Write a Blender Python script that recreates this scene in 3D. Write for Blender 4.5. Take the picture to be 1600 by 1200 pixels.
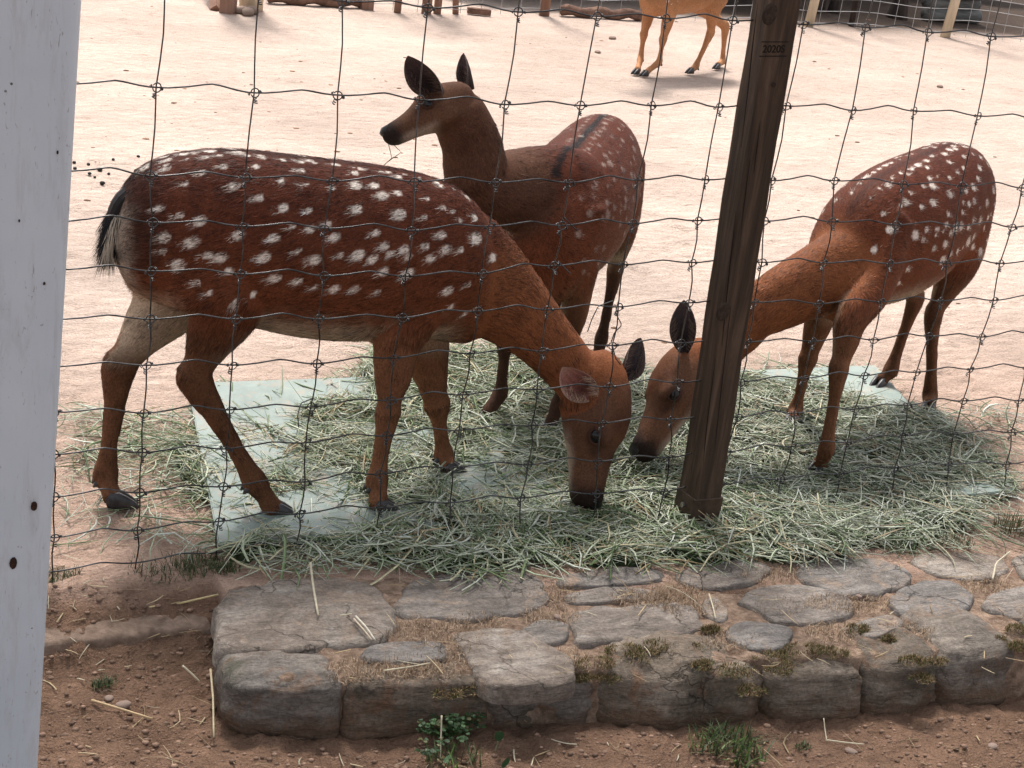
import bpy, bmesh, math, random
import numpy as np
from mathutils import Vector, Matrix
from mathutils.bvhtree import BVHTree

# ------------------------------------------------------------------ scene, camera, light
for o in list(bpy.data.objects): bpy.data.objects.remove(o)
SC = bpy.context.scene
COL = SC.collection
R = math.radians
rng = np.random.default_rng(7)
random.seed(7)

# world frame: X along the wire fence, Y away from the visitor, Z up; z = 0 is the pen floor
FPX = 2650.0                       # focal length in pixels of the 1600 px wide photograph
CAM = np.array([-0.6653, -2.6615, 1.3932])
PITCH, ROLL, YAW = 0.3469, 0.1308, 0.4717
def cam_axes():
    cy, sy = math.cos(YAW), math.sin(YAW)
    f = np.array([sy*math.cos(PITCH), cy*math.cos(PITCH), -math.sin(PITCH)])
    r = np.array([cy, -sy, 0.0]); u = np.cross(r, f)
    return (math.cos(ROLL)*r + math.sin(ROLL)*u, -math.sin(ROLL)*r + math.cos(ROLL)*u, f)
CR, CU, CF = cam_axes()
cd = bpy.data.cameras.new('camera'); cam = bpy.data.objects.new('camera', cd); COL.objects.link(cam)
cd.sensor_width = 36.0; cd.lens = FPX/1600*36.0; cd.clip_start = 0.05; cd.clip_end = 2000
M4 = Matrix(((CR[0], CU[0], -CF[0], CAM[0]), (CR[1], CU[1], -CF[1], CAM[1]), (CR[2], CU[2], -CF[2], CAM[2]), (0, 0, 0, 1)))
cam.matrix_world = M4
SC.camera = cam

SUN_EL, SUN_AZ = 62.0, 8.0        # azimuth measured from +Y towards +X (light comes from beyond the pen)
w = bpy.data.worlds.new('World'); SC.world = w; w.use_nodes = True
nt = w.node_tree; nt.nodes.clear()
sky = nt.nodes.new('ShaderNodeTexSky'); sky.sky_type = 'NISHITA'; sky.sun_disc = False
sky.sun_elevation = R(SUN_EL); sky.sun_rotation = R(SUN_AZ); sky.air_density = 1.0; sky.dust_density = 4.0; sky.ozone_density = 1.0
bg = nt.nodes.new('ShaderNodeBackground'); bg.inputs['Strength'].default_value = 0.088
wo = nt.nodes.new('ShaderNodeOutputWorld')
hsv = nt.nodes.new('ShaderNodeHueSaturation'); hsv.inputs['Saturation'].default_value = .30   # thin overcast: the blue is washed out
nt.links.new(sky.outputs[0], hsv.inputs['Color']); nt.links.new(hsv.outputs[0], bg.inputs[0]); nt.links.new(bg.outputs[0], wo.inputs[0])
sd = bpy.data.lights.new('sun', 'SUN'); sd.energy = 2.0; sd.angle = R(10); sd.color = (1.0, 0.94, 0.88)
sun = bpy.data.objects.new('sun', sd); COL.objects.link(sun)
sv = Vector((math.sin(R(SUN_AZ))*math.cos(R(SUN_EL)), math.cos(R(SUN_AZ))*math.cos(R(SUN_EL)), math.sin(R(SUN_EL))))
sun.rotation_euler = sv.to_track_quat('Z', 'Y').to_euler(); sun.location = (2, 4, 8)
SC.view_settings.view_transform = 'Standard'; SC.view_settings.look = 'None'
SC.view_settings.exposure = 1.55; SC.view_settings.gamma = 1.0; SC.view_settings.use_curve_mapping = False
SC.render.engine = 'CYCLES'
SC.cycles.max_bounces = 5; SC.cycles.diffuse_bounces = 3; SC.cycles.glossy_bounces = 2; SC.cycles.transmission_bounces = 2

# ------------------------------------------------------------------ measuring helpers (photo pixel -> point of the place)
def ray(u, v): return (u-800)/FPX*CR - (v-600)/FPX*CU + CF
def G(u, v, z=0.0):
    d = ray(u, v); return CAM + d*((z-CAM[2])/d[2])
def Gv(u, v, z):
    d = ((np.asarray(u)-800)/FPX)[:, None]*CR-((np.asarray(v)-600)/FPX)[:, None]*CU+CF; return CAM+d*((np.asarray(z)-CAM[2])/d[:, 2])[:, None]
def W(u, v, y):
    d = ray(u, v); return CAM + d*((y-CAM[1])/d[1])
def PX(p):
    d = np.asarray(p, float)-CAM; wz = d@CF
    return 800+FPX*(d@CR)/wz, 600-FPX*(d@CU)/wz
def inpoly(x, y, poly):
    x = np.asarray(x); y = np.asarray(y); ins = np.zeros(x.shape, bool); n = len(poly)
    for i in range(n):
        x1, y1 = poly[i]; x2, y2 = poly[(i+1) % n]
        c = ((y1 > y) != (y2 > y)) & (x < (x2-x1)*(y-y1)/((y2-y1)+1e-12)+x1)
        ins ^= c
    return ins
# ------------------------------------------------------------------ numpy noise
def _h(i, j, k, s):
    n = (i*374761393 + j*668265263 + k*2147483647 + s*974634777) & 0xffffffff
    n = ((n ^ (n >> 13))*1274126177) & 0xffffffff
    return ((n ^ (n >> 16)) & 0xffff)/65535.0
def vnoise(p, s=0):
    p = np.asarray(p, float); i = np.floor(p).astype(np.int64); f = p-i; f = f*f*(3-2*f)
    r = 0
    for a in (0, 1):
        for b in (0, 1):
            for c in (0, 1):
                wgt = (f[:, 0] if a else 1-f[:, 0])*(f[:, 1] if b else 1-f[:, 1])*(f[:, 2] if c else 1-f[:, 2])
                r = r + wgt*_h(i[:, 0]+a, i[:, 1]+b, i[:, 2]+c, s)
    return r*2-1
def fbm(p, sc=1.0, oct=4, s=0):
    p = np.asarray(p, float)*sc; a = 1.0; t = 0; r = 0
    for k in range(oct):
        r = r + a*vnoise(p, s+k*17); t += a; a *= .5; p = p*2.03+3.1
    return r/t
def sstep(a, b, x):
    t = np.clip((np.asarray(x, float)-a)/(b-a), 0, 1); return t*t*(3-2*t)
# ------------------------------------------------------------------ object helpers
def tag(o, label=None, cat=None, group=None, kind=None):
    if label: o['label'] = label
    if cat: o['category'] = cat
    if group: o['group'] = group
    if kind: o['kind'] = kind
    return o
def mesh_np(name, V, F, cols=None, attr='col', smooth=False):
    """V (n,3), F (m,k) with equal corner count"""
    V = np.asarray(V, np.float32); F = np.asarray(F, np.int32)
    me = bpy.data.meshes.new(name)
    me.vertices.add(len(V)); me.vertices.foreach_set('co', V.ravel())
    m, k = F.shape
    me.loops.add(m*k); me.loops.foreach_set('vertex_index', F.ravel())
    me.polygons.add(m); me.polygons.foreach_set('loop_start', np.arange(0, m*k, k, dtype=np.int32))
    me.polygons.foreach_set('loop_total', np.full(m, k, np.int32))
    if smooth: me.polygons.foreach_set('use_smooth', np.ones(m, bool))
    me.update(calc_edges=True)
    if cols is not None: set_col(me, cols, attr)
    return me
def set_col(me, cols, attr='col'):
    a = me.color_attributes.new(attr, 'FLOAT_COLOR', 'POINT')
    c = np.ones((len(me.vertices), 4), np.float32); c[:, :3] = cols
    a.data.foreach_set('color', c.ravel())
def obj(name, me, mat=None, parent=None, loc=None):
    o = bpy.data.objects.new(name, me); COL.objects.link(o)
    if mat is not None and me is not None and not me.materials: me.materials.append(mat)
    if parent is not None: o.parent = parent
    if loc is not None: o.location = loc
    return o
def empty(name, loc=(0, 0, 0), rz=0.0):
    o = bpy.data.objects.new(name, None); COL.objects.link(o); o.location = loc; o.rotation_euler = (0, 0, rz)
    o.empty_display_size = .1; return o
def pydata(name, V, F, smooth=False):
    me = bpy.data.meshes.new(name); me.from_pydata([tuple(map(float, v)) for v in V], [], [tuple(map(int, f)) for f in F]); me.update()
    if smooth:
        for p in me.polygons: p.use_smooth = True
    return me
def box_data(cx, cy, cz, sx, sy, sz):
    V = [(cx+a*sx/2, cy+b*sy/2, cz+c*sz/2) for c in (-1, 1) for b in (-1, 1) for a in (-1, 1)]
    F = [(0, 2, 3, 1), (4, 5, 7, 6), (0, 1, 5, 4), (2, 6, 7, 3), (0, 4, 6, 2), (1, 3, 7, 5)]
    return V, F
def bevel_box(name, sx, sy, sz, bev=.004, seg=2):
    bm = bmesh.new(); bmesh.ops.create_cube(bm, size=1.0)
    for v in bm.verts: v.co = Vector((v.co.x*sx, v.co.y*sy, v.co.z*sz))
    bmesh.ops.bevel(bm, geom=bm.edges[:], offset=bev, segments=seg, affect='EDGES', profile=.5)
    me = bpy.data.meshes.new(name); bm.to_mesh(me); bm.free(); return me
def tube_data(path, rad, n=6, cap=True):
    P = np.asarray(path, float); m = len(P); rad = np.broadcast_to(np.asarray(rad, float), (m,))
    T = np.gradient(P, axis=0); T /= np.linalg.norm(T, axis=1)[:, None]+1e-12
    ref = np.array([0., 0, 1]) if abs(T[:, 2]).mean() < .8 else np.array([1., 0, 0])
    V = []
    for i in range(m):
        a = np.cross(T[i], ref); a /= np.linalg.norm(a)+1e-12; b = np.cross(a, T[i])
        for k in range(n):
            t = 2*math.pi*k/n; V.append(P[i]+rad[i]*(math.cos(t)*a+math.sin(t)*b))
    F = [(i*n+k, i*n+(k+1) % n, (i+1)*n+(k+1) % n, (i+1)*n+k) for i in range(m-1) for k in range(n)]
    if cap: F += [tuple(range(n-1, -1, -1)), tuple((m-1)*n+k for k in range(n))]
    return V, F
def merge(parts):
    V = []; F = []
    for v, f in parts:
        o = len(V); V += list(v); F += [tuple(i+o for i in q) for q in f]
    return V, F
# ------------------------------------------------------------------ materials
def mat(name):
    m = bpy.data.materials.new(name); m.use_nodes = True; t = m.node_tree; t.nodes.clear()
    out = t.nodes.new('ShaderNodeOutputMaterial'); b = t.nodes.new('ShaderNodeBsdfPrincipled')
    t.links.new(b.outputs[0], out.inputs[0]); return m, t, b, out
def N(t, typ, **kw):
    n = t.nodes.new(typ)
    for k, v in kw.items():
        if k in n.inputs.keys() if isinstance(k, str) else False: n.inputs[k].default_value = v
        else: setattr(n, k, v)
    return n
def noise(t, vec, scale, detail=6, rough=.6, dist=0.0):
    n = t.nodes.new('ShaderNodeTexNoise'); n.inputs['Scale'].default_value = scale; n.inputs['Detail'].default_value = detail
    n.inputs['Roughness'].default_value = rough; n.inputs['Distortion'].default_value = dist
    if vec is not None: t.links.new(vec, n.inputs['Vector'])
    return n.outputs['Fac']
def ramp(t, fac, stops):
    n = t.nodes.new('ShaderNodeValToRGB'); e = n.color_ramp.elements
    while len(e) < len(stops): e.new(.5)
    for q, (p, c) in zip(e, stops):
        q.position = p; q.color = (*c, 1) if len(c) == 3 else c
    t.links.new(fac, n.inputs[0]); return n.outputs[0]
def mixc(t, fac, a, b, mode='MIX'):
    n = t.nodes.new('ShaderNodeMix'); n.data_type = 'RGBA'; n.blend_type = mode
    for s, i in ((fac, 0), (a, 6), (b, 7)):
        if isinstance(s, (int, float)): n.inputs[i].default_value = s
        elif isinstance(s, tuple): n.inputs[i].default_value = (*s, 1)
        else: t.links.new(s, n.inputs[i])
    return n.outputs[2]
def math_(t, op, a, b=None):
    n = t.nodes.new('ShaderNodeMath'); n.operation = op
    for i, s in enumerate((a, b)):
        if s is None: continue
        if isinstance(s, (int, float)): n.inputs[i].default_value = s
        else: t.links.new(s, n.inputs[i])
    return n.outputs[0]
def bump(t, b, h, strength=.4, dist=.01):
    n = t.nodes.new('ShaderNodeBump'); n.inputs['Strength'].default_value = strength; n.inputs['Distance'].default_value = dist
    t.links.new(h, n.inputs['Height']); t.links.new(n.outputs[0], b.inputs['Normal'])
def objco(t, which='Object', scale=None):
    n = t.nodes.new('ShaderNodeTexCoord'); o = n.outputs[which]
    if scale:
        mp = t.nodes.new('ShaderNodeMapping'); mp.inputs['Scale'].default_value = scale; t.links.new(o, mp.inputs[0]); o = mp.outputs[0]
    return o
def attrc(t, name='col'):
    n = t.nodes.new('ShaderNodeAttribute'); n.attribute_name = name; return n.outputs['Color']
def simple(name, c1, c2, scale, rough=.7, metallic=0.0, bstr=.3, bdist=.003, stretch=None, spec=.3, contrast=(.35, .65)):
    m, t, b, o = mat(name); co = objco(t, 'Object', stretch)
    f = noise(t, co, scale, 8, .65, .3)
    t.links.new(ramp(t, f, [(contrast[0], c1), (contrast[1], c2)]), b.inputs['Base Color'])
    b.inputs['Roughness'].default_value = rough; b.inputs['Metallic'].default_value = metallic
    b.inputs['Specular IOR Level'].default_value = spec
    bump(t, b, noise(t, co, scale*3, 6, .7), bstr, bdist)
    return m
def attr_mat(name, rough=.6, spec=.25, nscale=300, namt=.25, sub=0.0, bstr=0.0, transl=0.0):
    m, t, b, out = mat(name); c = attrc(t)
    f = noise(t, objco(t), nscale, 4, .6)
    c2 = mixc(t, 1.0, c, ramp(t, f, [(.3, (1-namt,)*3), (.7, (1+namt,)*3)]), 'MULTIPLY')
    t.links.new(c2, b.inputs['Base Color'])
    b.inputs['Roughness'].default_value = rough; b.inputs['Specular IOR Level'].default_value = spec
    if bstr: bump(t, b, f, bstr, .002)
    if transl:
        tr = t.nodes.new('ShaderNodeBsdfTranslucent'); t.links.new(c2, tr.inputs[0])
        mx = t.nodes.new('ShaderNodeMixShader'); mx.inputs[0].default_value = transl
        t.links.new(b.outputs[0], mx.inputs[1]); t.links.new(tr.outputs[0], mx.inputs[2]); t.links.new(mx.outputs[0], out.inputs[0])
    return m
MAT = {}
MAT['fur'] = attr_mat('deer_fur', .55, .16, 400, .15)
MAT['skin'] = attr_mat('deer_coat', .75, .1, 260, .3, bstr=.4)
MAT['hay'] = attr_mat('hay_straw', .55, .3, 120, .15, transl=.15)
MAT['leaf'] = attr_mat('leaf', .5, .35, 60, .2, transl=.2)
MAT['moss'] = attr_mat('moss', .9, .05, 200, .3)
m, t, b, _ = mat('eye'); b.inputs['Base Color'].default_value = (.008, .006, .006, 1); b.inputs['Roughness'].default_value = .12; b.inputs['Specular IOR Level'].default_value = .35; MAT['eye'] = m
MAT['hoof'] = simple('hoof', (.012, .011, .012), (.05, .045, .045), 60, .38, spec=.45, bstr=.2)
MAT['hoof_pale'] = simple('hoof_pale', (.07, .068, .072), (.18, .175, .18), 60, .38, spec=.45, bstr=.2)
MAT['nose'] = simple('nose', (.006, .005, .005), (.02, .018, .018), 300, .35, spec=.5, bstr=.4, bdist=.001)
# galvanised wire gone dull
m, t, b, _ = mat('wire'); co = objco(t); f = noise(t, co, 30, 5, .6)
t.links.new(ramp(t, f, [(.3, (.022, .022, .023)), (.65, (.12, .12, .122))]), b.inputs['Base Color']); b.inputs['Metallic'].default_value = .85
b.inputs['Roughness'].default_value = .36; MAT['wire'] = m
MAT['far_wire'] = simple('far_wire', (.3, .3, .3), (.5, .5, .5), 10, .5, .4)
# weathered timber post
m, t, b, _ = mat('post_wood'); co = objco(t, 'Object', (1, 1, .07)); f = noise(t, co, 55, 8, .65, .5)
g = noise(t, objco(t), 7, 4, .5)
c = ramp(t, f, [(.28, (.018, .011, .007)), (.5, (.062, .039, .025)), (.72, (.14, .092, .062))])
c = mixc(t, math_(t, 'MULTIPLY', g, .5), c, (.045, .031, .022)); t.links.new(c, b.inputs['Base Color']); b.inputs['Roughness'].default_value = .75; b.inputs['Specular IOR Level'].default_value = .25
bump(t, b, noise(t, co, 90, 8, .7, .3), .5, .004); MAT['post'] = m
MAT['shoe'] = simple('shoe_metal', (.045, .028, .02), (.1, .065, .046), 25, .5, .35, .3, .002)
MAT['bolt'] = simple('bolt_metal', (.2, .19, .18), (.4, .38, .36), 60, .4, .9)
MAT['far_post'] = simple('far_post', (.16, .085, .06), (.30, .18, .13), 12, .85, stretch=(1, 1, .1))
MAT['pale_post'] = simple('pale_post', (.42, .34, .24), (.66, .56, .42), 12, .85, stretch=(1, 1, .1))
MAT['log'] = simple('log_bark', (.10, .055, .04), (.24, .14, .10), 14, .9, bstr=.7, bdist=.02)
MAT['grey_log'] = simple('grey_log', (.05, .05, .048), (.2, .2, .19), 9, .9, bstr=.7, bdist=.02, stretch=(.2, 1, 1))
MAT['bark'] = simple('tree_bark', (.014, .010, .009), (.07, .05, .042), 10, .9, bstr=.8, bdist=.03, stretch=(1, 1, .2))
# white painted pole, chipped and specked
m, t, b, _ = mat('white_paint'); co = objco(t)
base = ramp(t, noise(t, co, 5, 5, .6), [(.3, (.50, .57, .64)), (.7, (.60, .665, .725))])
vo = t.nodes.new('ShaderNodeTexVoronoi'); vo.inputs['Scale'].default_value = 55; t.links.new(co, vo.inputs['Vector'])
dots = ramp(t, vo.outputs['Distance'], [(.07, (1, 1, 1)), (.10, (0, 0, 0))])
sel = ramp(t, noise(t, co, 14, 3, .6), [(.55, (0, 0, 0)), (.62, (1, 1, 1))])
msk = mixc(t, 1.0, dots, sel, 'MULTIPLY')
c = mixc(t, msk, base, (.05, .04, .035))
gr = ramp(t, noise(t, objco(t, 'Object', (1, 1, .12)), 45, 8, .78, .4), [(.50, (0, 0, 0)), (.70, (.5, .5, .5))])
c = mixc(t, gr, c, (.36, .36, .35))
scr = ramp(t, noise(t, objco(t, 'Object', (1, 1, .3)), 130, 3, .6, 2.0), [(.66, (0, 0, 0)), (.70, (.6, .6, .6))]); c = mixc(t, scr, c, (.20, .19, .18))
t.links.new(c, b.inputs['Base Color']); b.inputs['Roughness'].default_value = .42; b.inputs['Specular IOR Level'].default_value = .4
bump(t, b, noise(t, co, 40, 5, .6), .08, .003); MAT['white'] = m
MAT['rust'] = simple('rust_hole', (.01, .006, .004), (.06, .025, .015), 200, .9)
# painted boards under the hay
m, t, b, _ = mat('green_board'); co = objco(t)
f = noise(t, co, 6, 9, .7, .6); c = ramp(t, f, [(.3, (.15, .195, .175)), (.5, (.21, .262, .236)), (.7, (.28, .32, .285))])
d = ramp(t, noise(t, co, 16, 8, .75, 1.0), [(.50, (0, 0, 0)), (.66, (.85, .85, .85))]); c = mixc(t, d, c, (.33, .25, .185))
t.links.new(c, b.inputs['Base Color']); b.inputs['Roughness'].default_value = .6; bump(t, b, noise(t, co, 40, 6, .7), .2, .003); MAT['board'] = m
# stones
def stone_mat(name, dark, mid, pale, stain, soil=False):
    m, t, b, _ = mat(name); co = objco(t, 'Object'); info = t.nodes.new('ShaderNodeObjectInfo'); rnd = info.outputs['Random']
    mp = t.nodes.new('ShaderNodeMapping'); t.links.new(co, mp.inputs[0])
    cx = t.nodes.new('ShaderNodeCombineXYZ')
    for i in range(3): t.links.new(math_(t, 'MULTIPLY', rnd, 7.0+i*3), cx.inputs[i])
    t.links.new(cx.outputs[0], mp.inputs['Location']); v = mp.outputs[0]
    mp2 = t.nodes.new('ShaderNodeMapping'); mp2.inputs['Scale'].default_value = (.35, 1, 2.0); mp2.inputs['Rotation'].default_value = (0, 0, .35); t.links.new(v, mp2.inputs[0]); lay = mp2.outputs[0]
    c = ramp(t, noise(t, v, 7, 7, .68, 1.0), [(.30, dark), (.48, mid), (.68, pale)])
    slate = ramp(t, noise(t, lay, 16, 6, .7, .6), [(.3, (.11, .10, .095)), (.7, (.30, .28, .26))])
    c = mixc(t, ramp(t, rnd, [(.25, (0, 0, 0)), (.85, (.8, .8, .8))]), c, slate)
    c = mixc(t, 1.0, c, ramp(t, noise(t, lay, 34, 6, .75, 1.2), [(.32, (.55, .54, .53)), (.5, (1, 1, 1)), (.70, (1.25, 1.24, 1.22))]), 'MULTIPLY')
    s = ramp(t, noise(t, v, 11, 7, .75, 1.4), [(.54, (0, 0, 0)), (.66, (.85, .85, .85))]); c = mixc(t, s, c, stain)
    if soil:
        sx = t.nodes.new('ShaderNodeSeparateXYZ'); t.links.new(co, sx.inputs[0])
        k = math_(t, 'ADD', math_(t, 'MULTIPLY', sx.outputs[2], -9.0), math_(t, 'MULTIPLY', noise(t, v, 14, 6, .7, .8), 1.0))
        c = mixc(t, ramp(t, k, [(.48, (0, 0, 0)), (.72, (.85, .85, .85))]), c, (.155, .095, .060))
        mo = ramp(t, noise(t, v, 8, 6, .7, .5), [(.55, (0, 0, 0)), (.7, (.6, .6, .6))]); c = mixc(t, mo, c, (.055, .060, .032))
    vo = t.nodes.new('ShaderNodeTexVoronoi'); vo.feature = 'DISTANCE_TO_EDGE'; vo.inputs['Scale'].default_value = 9; 
    dv = t.nodes.new('ShaderNodeMix'); dv.data_type = 'VECTOR'; dv.inputs[0].default_value = .16; t.links.new(v, dv.inputs[4])
    nz_ = t.nodes.new('ShaderNodeTexNoise'); nz_.inputs['Scale'].default_value = 9; nz_.inputs['Detail'].default_value = 5; t.links.new(v, nz_.inputs['Vector']); t.links.new(nz_.outputs['Color'], dv.inputs[5]); t.links.new(dv.outputs[1], vo.inputs['Vector'])
    crk = ramp(t, vo.outputs['Distance'], [(.004, (0, 0, 0)), (.018, (1, 1, 1))])
    crm = mixc(t, ramp(t, noise(t, v, 5, 3, .5), [(.50, (1, 1, 1)), (.58, (0, 0, 0))]), crk, (1.0, 1.0, 1.0))
    c = mixc(t, 1.0, c, mixc(t, .5, (1.0, 1.0, 1.0), crm), 'MULTIPLY')
    fl = ramp(t, noise(t, v, 170, 3, .7), [(.3, (.72, .72, .72)), (.7, (1.28, 1.28, 1.28))]); c = mixc(t, 1.0, c, fl, 'MULTIPLY')
    t.links.new(c, b.inputs['Base Color']); b.inputs['Roughness'].default_value = .82; b.inputs['Specular IOR Level'].default_value = .25
    h = math_(t, 'ADD', noise(t, lay, 42, 7, .72, .8), math_(t, 'MULTIPLY', noise(t, v, 200, 3, .7), .22))
    h = math_(t, 'ADD', h, math_(t, 'MULTIPLY', crm, .25))
    bump(t, b, h, 1.0, .011)
    return m
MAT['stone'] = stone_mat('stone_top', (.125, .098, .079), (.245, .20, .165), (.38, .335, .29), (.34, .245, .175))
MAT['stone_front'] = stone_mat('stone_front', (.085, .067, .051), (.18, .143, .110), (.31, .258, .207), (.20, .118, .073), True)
MAT['mortar'] = simple('mortar', (.17, .108, .072), (.46, .325, .235), 42, .95, bstr=1.0, bdist=.012)
MAT['slab'] = simple('slab', (.13, .086, .061), (.28, .20, .15), 34, .9, bstr=.8, bdist=.005)
MAT['pebble'] = simple('pebble', (.16, .11, .085), (.36, .27, .22), 40, .9)
MAT['dropping'] = simple('dropping', (.008, .007, .006), (.03, .025, .02), 80, .6)

# ------------------------------------------------------------------ ground
def kerb_back(x): return -.100-.080*(x-.123)
def kerb_front(x): return -.440-.135*(x-.03)
def ground_h(x, y):
    x = np.asarray(x, float); y = np.asarray(y, float); p = np.stack([x, y, 0*x], 1)
    mid = np.where(x > .125, (kerb_back(x)*.62+kerb_front(x)*.38), 0)
    low = np.where(x > .125, 1-sstep(0, .05, y-mid+.02), 0)
    # bank left of the kerb: falls to the edging slab and then to the lower path
    bank = np.interp(y, [-.30, -.185, -.18, -.165, -.12, -.05, .02], [-.092, -.078, -.066, -.058, -.046, -.012, 0])
    bank = np.where(y < -.30, -.095, bank)
    lowz = -.098
    z = np.where(x > .125, low*lowz, bank)
    rough = np.where(y < -.02, 1.0, 0.0)*np.where((x > .125) & (low < .5), 0, 1)
    z = z + rough*(fbm(p, 16, 4, 3)*.011 + fbm(p, 48, 3, 9)*.010)
    pen = 1-rough
    near = sstep(4, .5, y)
    z = z + pen*(fbm(p, 5, 4, 21)*.006+fbm(p, 24, 3, 5)*.003*near - .006)
    z = z + sstep(7.0, 12, y)*.15*fbm(p, .5, 3, 40)
    return z
gx = np.concatenate([-np.geomspace(300, 1.2, 26), np.linspace(-1.1, -.5, 16), np.arange(-.48, 2.6, .0085), np.linspace(2.62, 10, 150), np.geomspace(10.3, 320, 26)])
gy = np.concatenate([-np.geomspace(300, 1.6, 18), np.linspace(-1.5, -.75, 20), np.arange(-.74, 1.1, .0085), np.arange(1.112, 3.2, .017), np.linspace(3.22, 9.5, 170), np.geomspace(9.7, 400, 30)])
X, Y = np.meshgrid(gx, gy); x = X.ravel(); y = Y.ravel()
z = ground_h(x, y); nx = len(gx); ny = len(gy)
I = np.arange(nx*ny).reshape(ny, nx)
F = np.stack([I[:-1, :-1].ravel(), I[:-1, 1:].ravel(), I[1:, 1:].ravel(), I[1:, :-1].ravel()], 1)
hr = np.random.default_rng(31)     # trampled hoof dents
for k in range(420):
    hx_, hy_ = hr.uniform(-.1, 3.4), hr.uniform(.15, 3.0); a_ = hr.random()*3.14; rr_ = hr.uniform(.018, .034)
    q = np.where((np.abs(x-hx_) < .14) & (np.abs(y-hy_) < .14))[0]
    if len(q):
        dx_, dy_ = x[q]-hx_, y[q]-hy_; e1 = (dx_*math.cos(a_)+dy_*math.sin(a_))/1.5; e2 = -dx_*math.sin(a_)+dy_*math.cos(a_); d_ = np.hypot(e1, e2)/rr_
        z[q] += .007*hr.uniform(.5, 1.2)*(-np.exp(-d_**2)+.55*np.exp(-((d_-1.5)/.45)**2))
P = np.stack([x, y, z], 1); Pn = np.stack([x, y, 0*x], 1)
edge = fbm(Pn, 6, 3, 77)*.05
soil = np.where(x > .125, 1-sstep(-.26, -.14, y+edge+.08*(x-.12)), 1-sstep(-.09, .0, y+edge))
far_shade_soil = sstep(-.15, .35, (y-7.02) - .0*(x-6)+fbm(Pn, 1.2, 3, 12)*.25)*sstep(4.4, 5.6, x)  # dark soil at the far wood, the trees' shade partly put into its colour
sand = np.array([.56, .444, .378]); soilc = np.array([.225, .138, .094]); farc = np.array([.085, .062, .05])
tone = (1+.20*fbm(Pn, 1.1, 4, 31)+.16*fbm(Pn*np.array([.6, 1, 1]), 8, 4, 33))[:, None]
warm = sstep(1.6, -.2, y)[:, None]*np.array([-.01, -.065, -.085])
cols = (sand+warm)*tone
cols = cols*(1-soil[:, None])+soilc*(1+.25*fbm(Pn, 12, 3, 35))[:, None]*soil[:, None]
cols = cols*(1-far_shade_soil[:, None])+farc*tone*far_shade_soil[:, None]
m, t, b, _ = mat('ground_sand'); co = objco(t); c = attrc(t)
f1 = noise(t, objco(t, 'Object', (.55, 1, 1)), 30, 6, .78, .6); f2 = noise(t, co, 150, 3, .7)
c = mixc(t, 1.0, c, ramp(t, f1, [(.30, (.70, .66, .62)), (.45, (.97, .97, .96)), (.72, (1.10, 1.10, 1.10))]), 'MULTIPLY')
c = mixc(t, 1.0, c, ramp(t, f2, [(.25, (.72, .70, .68)), (.5, (1, 1, 1)), (.8, (1.15, 1.15, 1.15))]), 'MULTIPLY')
t.links.new(c, b.inputs['Base Color']); b.inputs['Roughness'].default_value = .95; b.inputs['Specular IOR Level'].default_value = .1
h = math_(t, 'ADD', noise(t, objco(t, 'Object', (.6, 1, 1)), 24, 6, .75, .4), math_(t, 'MULTIPLY', f2, .3)); bump(t, b, h, 1.0, .03)
MAT['ground'] = m
g = obj('ground', mesh_np('ground', P, F, cols, smooth=True), m); tag(g, kind='structure')
def gz(x, y): return float(ground_h(np.array([x]), np.array([y]))[0])

# ------------------------------------------------------------------ stone kerb
kerb = empty('stone_kerb', (0.9, -.3, -.10)); tag(kerb, 'low kerb of flat grey stones bedded in sandy mortar before the fence', 'kerb')
KO = np.array([0.9, -.3, -.10])
KDIR = np.array([1.0, -.108]); KDIR /= np.linalg.norm(KDIR); KPERP = np.array([-KDIR[1], KDIR[0]])
# mortar bed: grid over the top of the kerb with a rolled front
us = np.arange(.135, 2.35, .009); vs = np.linspace(0, 1, 46)
V = []
for u in us:
    yb, yf = kerb_back(u)-.005, kerb_front(u)+.03
    for s in vs:
        if s < .75: yy = yb+(yf-yb)*s/.75; zz = -.006
        else:
            k = (s-.75)/.25; yy = yf-.018*math.sin(k*math.pi/2); zz = -.006-.12*k**1.3
        V.append((u, yy, zz))
V = np.array(V); V[:, 2] += fbm(V, 38, 4, 51)*.009+fbm(V, 9, 2, 52)*.003; V[:, 1] += fbm(V, 25, 3, 53)*.005
nn = len(vs); I = np.arange(len(V)).reshape(len(us), nn)
F = np.stack([I[:-1, :-1].ravel(), I[:-1, 1:].ravel(), I[1:, 1:].ravel(), I[1:, :-1].ravel()], 1)
obj('mortar', mesh_np('mortar', V-KO, F, smooth=True), MAT['mortar'], kerb)
def smooth_poly(pts, n=44, it=2):
    p = np.array(pts, float)
    for _ in range(it):
        q = np.roll(p, -1, 0); p = np.stack([p*.78+q*.22, p*.22+q*.78], 1).reshape(-1, 2)
    d = np.r_[0, np.cumsum(np.linalg.norm(np.roll(p, -1, 0)-p, axis=1))]; pc = np.vstack([p, p[:1]])
    s = np.linspace(0, d[-1], n, endpoint=False)
    return np.stack([np.interp(s, d, pc[:, 0]), np.interp(s, d, pc[:, 1])], 1)
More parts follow.
